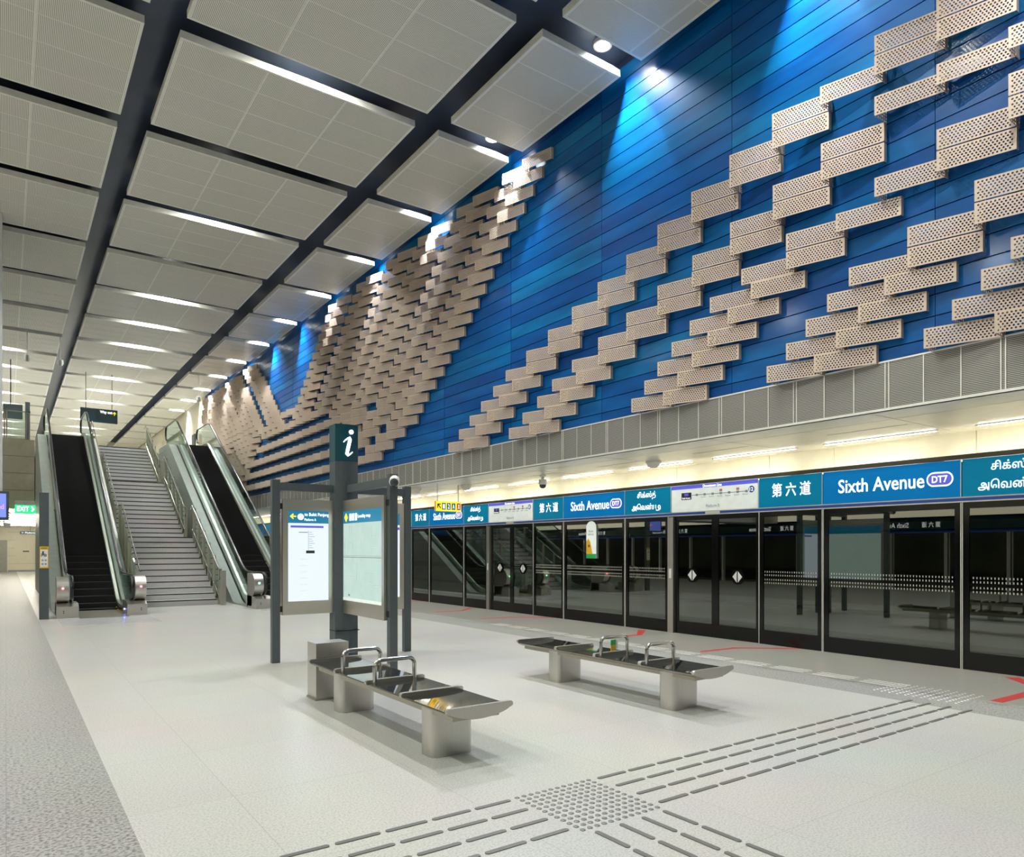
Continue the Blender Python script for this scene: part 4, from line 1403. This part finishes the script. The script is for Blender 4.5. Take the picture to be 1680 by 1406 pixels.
def escalator(xc, yn, label, lamp, plate_y):
    t = thing('escalator', label, 'escalator', (xc, yn, 0), 0, 'escalators')
    yb, yt = 1.9, 12.2               # foot and head of the incline, from the newel
    yend = 14.4
    hw = 0.53                        # to the inner skirt
    path = rail_path(0.35, yb, yt, 0.0) + [(yend, RISE)]
    # steps
    b0 = bm_new(); box(b0, -0.5, 0.5, -0.62, yb - 0.3, 0.0, 0.012); obj('landing_plate', b0, M['steel_dark'], t)
    n_st = 36
    run_ = (yt - yb) / 34
    for i in range(n_st):
        y = yb - 0.6 + i * run_
        # height follows the path
        def zat(yy):
            for p, q in zip(path, path[1:]):
                if p[0] <= yy <= q[0] and q[0] > p[0]:
                    return p[1] + (q[1] - p[1]) * (yy - p[0]) / (q[0] - p[0])
            return 0 if yy < path[0][0] else RISE
        z = zat(y + run_)
        b = bm_new(); box(b, -0.505, 0.505, y, y + run_ + 0.02, z - 0.26, z - 0.01)
        obj('step', b, M['step'], t)
    for sg, nm in ((-1, 'left'), (1, 'right')):
        xi, xo = sg * hw, sg * 0.95
        # skirt
        b = bm_new(); sweep_band(b, min(sg * 0.51, sg * 0.53), max(sg * 0.51, sg * 0.53), path, -0.25, 0.09); obj('skirt', b, M['rubber'], t)
        # decking, inner slope and outer
        b = bm_new(); sweep_band(b, min(sg * 0.53, sg * 0.60), max(sg * 0.53, sg * 0.60), path, -0.25, 0.16); obj('inner_decking', b, M['steel_h'], t)
        b = bm_new(); sweep_band(b, min(sg * 0.66, sg * 0.935), max(sg * 0.66, sg * 0.935), path, -0.25, -0.03); obj('outer_decking', b, M['side_clad'], t)
        # cladding down to the floor
        b = bm_new()
        pl = [(0.5, 0.0), (0.5, 0.1)] + [(p[0], max(0.05, p[1] - 0.05)) for p in path[1:]] + [(yend, 0.0)]
        xa, xb = (sg * 0.91, sg * 0.93)
        prism(b, pl, 'X', min(xa, xb), max(xa, xb)); obj('side_cladding', b, M['side_clad'], t)
        # glass
        b = bm_new(); sweep_band(b, min(sg * 0.625, sg * 0.637), max(sg * 0.625, sg * 0.637), rail_path(0.1, yb, yt, 0.0) + [(yend, RISE)], -0.03, 0.93)
        obj('balustrade_glass', b, M['rail_glass'], t)
        # handrail loop with rounded newel ends
        h = 0.96
        rp = rail_path(0.12, yb, yt, h) + [(yend - 0.1, RISE + h)]
        r = 0.30
        start = [(0.12 - 0.05 + r * math.cos(a), h - r + r * math.sin(a)) for a in [math.pi * 1.5 - math.pi * q / 10 for q in range(10)]]
        start = [(0.10 - r * math.sin(math.pi * q / 10), h - r - r * math.cos(math.pi * q / 10)) for q in range(10)]
        endp = [(yend - 0.1 + r * math.sin(math.pi * q / 10), RISE + h - r + r * math.cos(math.pi * q / 10)) for q in range(1, 11)]
        full = [(0.5, h - 2 * r)] + start + rp + endp
        b = bm_new()
        pts = [(sg * 0.631, p[0], p[1]) for p in full]
        P = [Vector(p) for p in pts]
        rings = []
        for i, p in enumerate(P):
            d = (P[min(i + 1, len(P) - 1)] - P[max(i - 1, 0)]).normalized()
            nrm = Vector((1, 0, 0)).cross(d)
            rings.append([b.verts.new(p + Vector((1, 0, 0)) * (0.040 * math.cos(a)) + nrm * (0.020 * math.sin(a))) for a in [2 * math.pi * k / 10 for k in range(10)]])
        for a, c in zip(rings, rings[1:]):
            for k in range(10): b.faces.new((a[k], a[(k + 1) % 10], c[(k + 1) % 10], c[k]))
        b.faces.new(rings[0][::-1]); b.faces.new(rings[-1])
        obj('handrail', b, M['rubber'], t, smooth=True)
        # newel: rounded steel end cover beside the handrail, footing block below it
        b = bm_new()
        xa, xb = sorted((sg * 0.69, sg * 0.93))
        pl = [(0.55, 0.05), (0.55, 0.93)] + [(0.12 - 0.30 * math.sin(a), 0.63 + 0.30 * math.cos(a)) for a in [math.pi * q / 12 for q in range(13)]] + [(0.12, 0.30), (0.12, 0.05)]
        prism(b, pl, 'X', xa, xb); obj('newel_cover', b, M['steel'], t, smooth=True)
        b = bm_new(); lathe(b, [(0.026, 0.0), (0.022, -0.012)], 14, ((xa + xb) / 2, -0.178, 0.68), 'Y')
        obj('signal_lamp', b, M[lamp], t)
        b = bm_new(); xa, xb = sorted((sg * 0.50, sg * 0.93))
        pl = [(-0.28, 0.0), (-0.28, 0.26), (-0.05, 0.33), (0.6, 0.33), (0.6, 0.0)]
        prism(b, pl, 'X', xa, xb); ft = obj('newel_foot', b, M['steel'], t, bevel=0.006)
        b = bm_new()
        for zz in (0.12, 0.16): lathe(b, [(0.013, 0.0), (0.013, -0.004)], 10, (sg * 0.80, -0.281, zz), 'Y')
        obj('screw', b, M['black'], ft)
        if sg > 0 and lamp == 'red_em':
            b = bm_new(); lathe(b, [(0.02, 0), (0.02, -0.004)], 14, (sg * 0.62, -0.281, 0.13), 'Y'); obj('key_switch', b, M['yellow'], ft)
        b = bm_new(); sweep_band(b, min(sg * 0.50, sg * 0.508), max(sg * 0.50, sg * 0.508), path[:6], 0.0, 0.02); obj('yellow_edge', b, M['yellow'], t)
    b = bm_new(); lathe(b, [(0.02, 0.0), (0.015, -0.012)], 12, (0.50, 0.22, 0.12), 'Y'); obj('comb_lamp', b, M['blue_em'], t)
    return t


escalator(1.88, 19.62, 'left escalator with black steps and red lamps on its ends', 'red_em', 17.3)
escalator(6.33, 19.62, 'right escalator with black steps, half hidden by the information stand', 'grn_em', 17.3)
for nm_, xx in (('left', 1.88), ('right', 6.33)):
    b = bm_new(); box(b, xx - 0.93, xx + 0.93, 17.33, 18.99, 0.0, 0.004)
    tag(obj('landing_plate', b, mat('landing_plate_' + nm_, (0.66, 0.66, 0.68), 0.25, 0.3)), f'smooth pale floor plate at the foot of the {nm_} escalator', 'floor plate')

# ================================================================ STAIRCASE
ST = thing('staircase', 'wide grey granite staircase in three flights between the escalators', 'staircase', (3.95, 21.6, 0), 0)
r_, t_ = 0.165, 0.30
x0, x1 = -0.99, 1.01
y, z = 0.0, 0.0
flights = []
idx = 0
for fl, n in enumerate((12, 13, 11)):
    ys, zs = y, z
    for i in range(n):
        last = (i == n - 1)
        depth = t_ + (1.2 if last and fl < 2 else 0.0)
        if last and fl == 2: depth = 0.45
        b = bm_new(); box(b, x0, x1, y, y + depth, max(0.0, z - 0.4), z + r_)
        s_ = obj('step', b, M['stair'], ST)
        b = bm_new(); box(b, x0 + 0.02, x1 - 0.02, y - 0.003, y + 0.02, z + r_ - 0.032, z + r_ + 0.002)
        obj('nosing', b, M['nosing'], s_)
        y += depth; z += r_
    flights.append((ys, zs, y - (1.2 if fl < 2 else 0.15), z))
STOP = 21.6 + y
# balustrades beside the stair
for nm_, xs in (('left', 2.885), ('right', 5.03)):
    t = thing('stair_balustrade', f'steel and glass balustrade with handrail along the {nm_} side of the staircase', 'balustrade', (xs, 21.6, 0), 0)
    for fl, (ya, za, yb, zb) in enumerate(flights):
        slope = (zb - za - r_) / (yb - ya - t_)
        n = 6
        for i in range(n):
            yy = ya + (yb - ya - 0.15) * i / (n - 1) + 0.02
            zz = za + r_ + max(0, (yy - ya)) * slope
            b = bm_new(); box(b, -0.045, 0.045, yy - 0.02, yy + 0.02, zz - 0.35, zz + 0.86); obj('post', b, M['post_steel'], t)
        b = bm_new()
        off_ = 0.06 if nm_ == 'left' else -0.06
        tube(b, [(off_, ya - 0.22, za + 0.55 + r_), (off_, ya - 0.22, za + r_ + 0.86), (off_, ya, za + r_ + 0.92), (off_, yb - 0.1, za + r_ + 0.92 + (yb - 0.1 - ya) * slope),
                 (off_, yb + 0.12, zb + 0.92)], 0.021, 10)
        obj('handrail', b, M['steel_pol'], t, smooth=True)
        b = bm_new()
        prism(b, [(ya, za + r_ - 0.05), (yb, za + r_ - 0.05 + (yb - ya) * slope), (yb, za + r_ + 0.82 + (yb - ya) * slope), (ya, za + r_ + 0.82)], 'X', -0.006, 0.006)
        obj('glass', b, M['rail_glass'], t)
        b = bm_new()
        tube(b, [(off_ * 0.6, ya, za + r_ + 0.1), (off_ * 0.6, yb, za + r_ + 0.1 + (yb - ya) * slope)], 0.016, 8); obj('lower_rail', b, M['steel_pol'], t, smooth=True)
    b = bm_new(); box(b, -0.06, 0.09, -0.28, -0.2, 0, 0.98); obj('end_post', b, M['steel'], t, bevel=0.004)

# concourse slab beyond, and the walls under it
CZ = RISE
YC = 34.42
bm = bm_new()
box(bm, XL, XW, YC + 1.6, Y1, CZ - 0.5, CZ - 0.003)
box(bm, XL, 0.92, YC, YC + 1.6, CZ - 0.5, CZ - 0.003)
struct('floor_2', bm, M['floor'])
bm = bm_new()
for i in range(4):
    za = 3.25 + i * 0.675
    box(bm, XL, 0.93, YC - 0.04, YC, za + 0.006, za + 0.669)
    box(bm, XL, 0.93, YC - 0.02, YC, za - 0.01, za + 0.68)
struct('wall_concourse', bm, M['taupe'])
bm = bm_new(); box(bm, XL, 8.3, YC, Y1, 3.2, 3.25)
struct('ceiling_2', bm, M['soffit'])
bm = bm_new(); box(bm, 1.0, 7.9, YC + 1.6, YC + 1.8, 0, 5.6); struct('wall_under_stair', bm, M['cream_wall'])

# balcony balustrade on the concourse edge, left of the escalators
t = thing('balcony_balustrade', 'glass balcony balustrade with steel posts high on the left', 'balustrade', (0.0, YC, CZ), 0)
b = bm_new(); box(b, 0.06, 0.62, 0.02, 0.035, 0.05, 1.10); obj('glass', b, M['rail_glass'], t)
for xx in (-0.05, 0.02, 0.66, 0.76):
    b = bm_new(); box(b, xx - 0.025, xx + 0.025, 0.0, 0.06, 0, 1.15); obj('post', b, M['steel_dark'], t)
b = bm_new(); box(b, -0.1, 0.8, 0.0, 0.05, 1.10, 1.14); obj('top_rail', b, M['steel_dark'], t)
b = bm_new(); box(b, 0.05, 0.70, 0.0, 0.05, 0.0, 0.05); obj('bottom_rail', b, M['steel_pol'], t)
t = thing('direction_sign', 'dark hanging sign above the high glass balcony, seen edge on and blank', 'sign', (0.15, YC + 1.0, 7.25), 0)
b = bm_new(); box(b, -0.25, 0.40, 0, 0.08, -0.35, 0.24); obj('sign_board', b, M['slate'], t)
b = bm_new(); box(b, -0.02, 0.02, 0.02, 0.06, 0.24, 2.4); obj('hanger', b, M['slate'], t)
t = thing('signpost', 'narrow dark sign panel standing on the high balcony', 'sign', (0.70, YC + 0.6, CZ), 0)
b = bm_new(); box(b, -0.07, 0.09, 0, 0.06, 0, 1.62); obj('sign_board', b, M['slate'], t)

# hanging way out sign over the stairs
t = thing('way_out_sign', 'dark teal hanging sign reading Way out with a yellow arrow above the stairs', 'sign', (3.33, 36.0, 7.14), 0)
b = bm_new(); box(b, -0.71, 0.71, 0.0, 0.10, 0.0, 0.60); obj('sign_box', b, M['teal_dark'], t, bevel=0.006)
text('sign_text', 'Way out', 0.48, 0.16, (0.03, -0.004, 0.38), (1, 0, 0), ZDIR, M['white_em'], t, 0.003, 0.02)
b = bm_new(); prism(b, [(0.58, 0.36), (0.60, 0.36), (0.60, 0.46), (0.64, 0.43), (0.65, 0.45), (0.59, 0.52), (0.53, 0.45), (0.54, 0.43), (0.58, 0.46)], 'Y', -0.006, 0.0); obj('arrow', b, M['yellow_em'], t)
b = bm_new()
for xx in (-0.5, 0.5): box(b, xx - 0.012, xx + 0.012, 0.04, 0.06, 0.6, 2.3)
obj('hanger', b, M['slate'], t)

# guide post beside the left escalator, with the yellow safety notice
t = thing('guide_post', 'tall slate grey post with a yellow safety notice beside the left escalator', 'post', (0.70, 19.33, 0), 0)
b = bm_new(); box(b, -0.092, 0.092, -0.05, 0.05, 0, 2.87); obj('post_body', b, M['slate2'], t, bevel=0.004)
b = bm_new(); box(b, -0.085, 0.085, -0.058, -0.05, 1.16, 1.65); nt_ = obj('notice', b, M['yellow'], t)
b = bm_new(); box(b, -0.070, 0.070, -0.060, -0.058, 1.19, 1.58); obj('notice_field', b, M['white_dim'], nt_)
text('notice_text', 'CAUTION', 0.12, 0.03, (-0.06, -0.0605, 1.60), (1, 0, 0), ZDIR, M['ink'], nt_, 0.001, 0.02)
b = bm_new(); lathe(b, [(0.017, 0), (0.017, 0.002)], 12, (-0.02, -0.063, 1.53), 'Y'); box(b, -0.035, -0.005, -0.063, -0.061, 1.45, 1.515); box(b, 0.005, 0.02, -0.063, -0.061, 1.42, 1.49); box(b, 0.03, 0.045, -0.063, -0.061, 1.42, 1.48); box(b, -0.055, -0.045, -0.063, -0.061, 1.42, 1.5)
obj('notice_pictogram', b, M['ink'], nt_)
b = bm_new()
for xx in (-0.03, 0.03):
    for zz in (1.34, 1.255): lathe(b, [(0.022, 0), (0.022, 0.001)], 14, (xx, -0.0615, zz), 'Y')
obj('notice_circles', b, M['grey_ink'], nt_)

# exit sign, display, ceiling and door of the passage at lower left
t = thing('exit_sign', 'hanging green EXIT sign with white arrow left of the guide post', 'sign', (0.63, 34.05, 2.975), 0)
b = bm_new(); box(b, -0.25, 0.25, 0, 0.06, 0.02, 0.25); obj('sign_box', b, M['green_em'], t, bevel=0.006)
b = bm_new(); box(b, -0.25, 0.25, -0.004, 0.064, 0.25, 0.37); obj('top_housing', b, M['frame_light'], t)
text('exit_text', 'EXIT', 0.28, 0.14, (-0.20, -0.004, 0.07), (1, 0, 0), ZDIR, M['exit_white'], t, 0.003, 0.03)
b = bm_new(); prism(b, [(0.12, 0.07), (0.16, 0.07), (0.205, 0.14), (0.16, 0.21), (0.12, 0.21), (0.155, 0.14)], 'Y', -0.006, 0.0); obj('arrow', b, M['exit_white'], t)
b = bm_new()
for xx in (-0.2, 0.2): box(b, xx - 0.01, xx + 0.01, 0.05, 0.235, 0.30, 0.33)
obj('bracket', b, M['slate'], t)
t.scale = (1.42, 1.42, 1.42)
bm = bm_new(); box(bm, XL, 0.92, 22.6, YC - 0.05, 3.2, 3.28)
bm.free()
t = thing('display_screen', 'hanging display screen with blue and pink picture at the left edge', 'screen', (-0.22, 19.9, 2.26), 0)
t.scale = (1.1, 1.1, 1.1)
b = bm_new(); box(b, -0.45, 0.25, 0, 0.10, 0, 0.59); obj('casing', b, M['slate'], t, bevel=0.008)
b = bm_new(); box(b, -0.40, 0.20, -0.004, 0.0, 0.05, 0.54); sc_ = obj('screen_face', b, M['screen'], t)
text('screen_text', 'ed', 0.10, 0.10, (0.06, -0.006, 0.22), (1, 0, 0), ZDIR, emitter('pink_text', (1, 0.25, 0.45), 1.4), sc_, 0.001)
b = bm_new(); box(b, -0.12, -0.08, 0.05, 0.19, 0.50, 0.54); obj('bracket', b, M['slate'], t)
b = bm_new(); box(b, XL, -0.07, 20.1, 21.6, 2.78, 9.3)
struct('wall_left_upper', b, mat('pale_grey_cladding', (0.55, 0.55, 0.56), 0.4))
t = thing('bullet_camera', 'small white camera under the edge of the left wall beside the display screen', 'security camera', (0.02, 21.0, 2.10), 0)
b = bm_new(); box(b, -0.05, 0.07, 0, 0.25, 0, 0.12); obj('housing', b, M['white_plastic'], t, bevel=0.01)
b = bm_new(); box(b, -0.08, -0.05, 0.1, 0.15, 0.04, 0.72); obj('mount', b, M['white_plastic'], t)

# far passage wall, louvre lights, cabinet doors
bm = bm_new(); box(bm, -6, 2.4, 60.6, 60.8, 0, 3.25); struct('wall_passage', bm, M['cream_wall'])
bm = bm_new()
for zz in (0.55, 1.1, 1.65, 2.2, 2.75): box(bm, 0.10, 2.4, 60.59, 60.605, zz, zz + 0.015)
box(bm, 0.10, 2.4, 60.57, 60.60, 0, 0.12)
struct('trim_12', bm, M['grey_ink'])
t = thing('hatch_door', 'cream service hatch in the far wall left of the guide post', 'hatch', (1.1, 60.55, 1.1), 0)
b = bm_new(); box(b, -0.62, 0.62, 0, 0.04, 0, 1.15); obj('hatch_leaf', b, M['cream_wall'], t, bevel=0.01)
b = bm_new(); box(b, -0.15, 0.22, -0.02, 0.0, 0.28, 0.36); obj('handle', b, M['ink'], t)
bm = bm_new(); box(bm, -2.0, 0.06, 60.5, 60.58, 0, 2.2); struct('door_1', bm, M['grey_door'])
for i in range(8):
    yy = 36 + i * 3.1
    t = thing('passage_light', f'linear lamp in the low passage ceiling, {ORD[i + 1]} from the camera', 'ceiling lamp', (0.6, yy, 3.194), 0, 'linear lamps of the low passage')
    b = bm_new(); box(b, -1.4, 1.4, 0, 0.12, -0.03, 0.0); obj('lamp_body', b, M['frame_light'], t)
    b = bm_new(); box(b, -1.35, 1.35, 0.03, 0.09, -0.04, -0.03); obj('diffuser', b, M['strip_far'], t)
t = thing('platform_sign', 'small dark hanging sign reading Platforms in the far passage', 'sign', (1.15, 50.0, 2.45), 0)
b = bm_new(); box(b, -0.5, 0.5, 0, 0.08, 0, 0.16); obj('sign_board', b, M['teal_dark'], t)
text('sign_text', '← Platforms', 0.7, 0.09, (-0.42, -0.003, 0.035), (1, 0, 0), ZDIR, M['white_em'], t, 0.001)
b = bm_new(); box(b, -0.01, 0.01, 0.03, 0.05, 0.16, 0.75); obj('hanger', b, M['slate'], t)

# concourse details on the right: dark openings and sign plates on the cream wall
for nm_, (yy, za, ww, hh, mm) in (('tall dark opening in the cream wall above the right escalator', (41.2, 6.6, 0.7, 1.2, 'slate')),
                                 ('grey notice panel on the cream wall above the stairs', (50.0, 6.9, 2.0, 0.9, 'grey_ink'))):
    t = thing('wall_panel', nm_, 'panel', (XW, yy, za), 0)
    b = bm_new(); box(b, -0.05, 0.0, 0, ww, 0, hh); obj('panel_face', b, M[mm], t, bevel=0.006)
t = thing('extinguisher_box', 'slim red fire box standing beyond the head of the right escalator', 'fire box', (7.6, 36.5, CZ), 0)
b = bm_new(); box(b, -0.06, 0.06, 0, 0.12, 0, 1.15); obj('case', b, M['red_line'], t, bevel=0.006)
for i, (xx, yy, zd) in enumerate(((6.9, 33.5, 8.15), (1.6, 30.5, 8.3), (0.6, 30.2, 8.25))):
    t = thing('hanging_camera', ('white camera hanging from the ceiling above the right escalator', 'small white device hanging below the dark ceiling strip',
                                 'small white device hanging below the left ceiling panels')[i], 'security camera', (xx, yy, zd), 0)
    b = bm_new(); tube(b, [(0, 0, 0.12), (0, 0, 9.72 - zd)], 0.015, 8); obj('stem', b, M['white_plastic'], t)
    b = bm_new(); lathe(b, [(0.03, 0.15), (0.09, 0.12), (0.10, 0.0), (0.06, -0.08), (0.01, -0.10)], 16); obj('housing', b, M['white_plastic'], t, smooth=True)

print('objects', len(bpy.data.objects), 'bricks', nb, 'psd mods', mods)
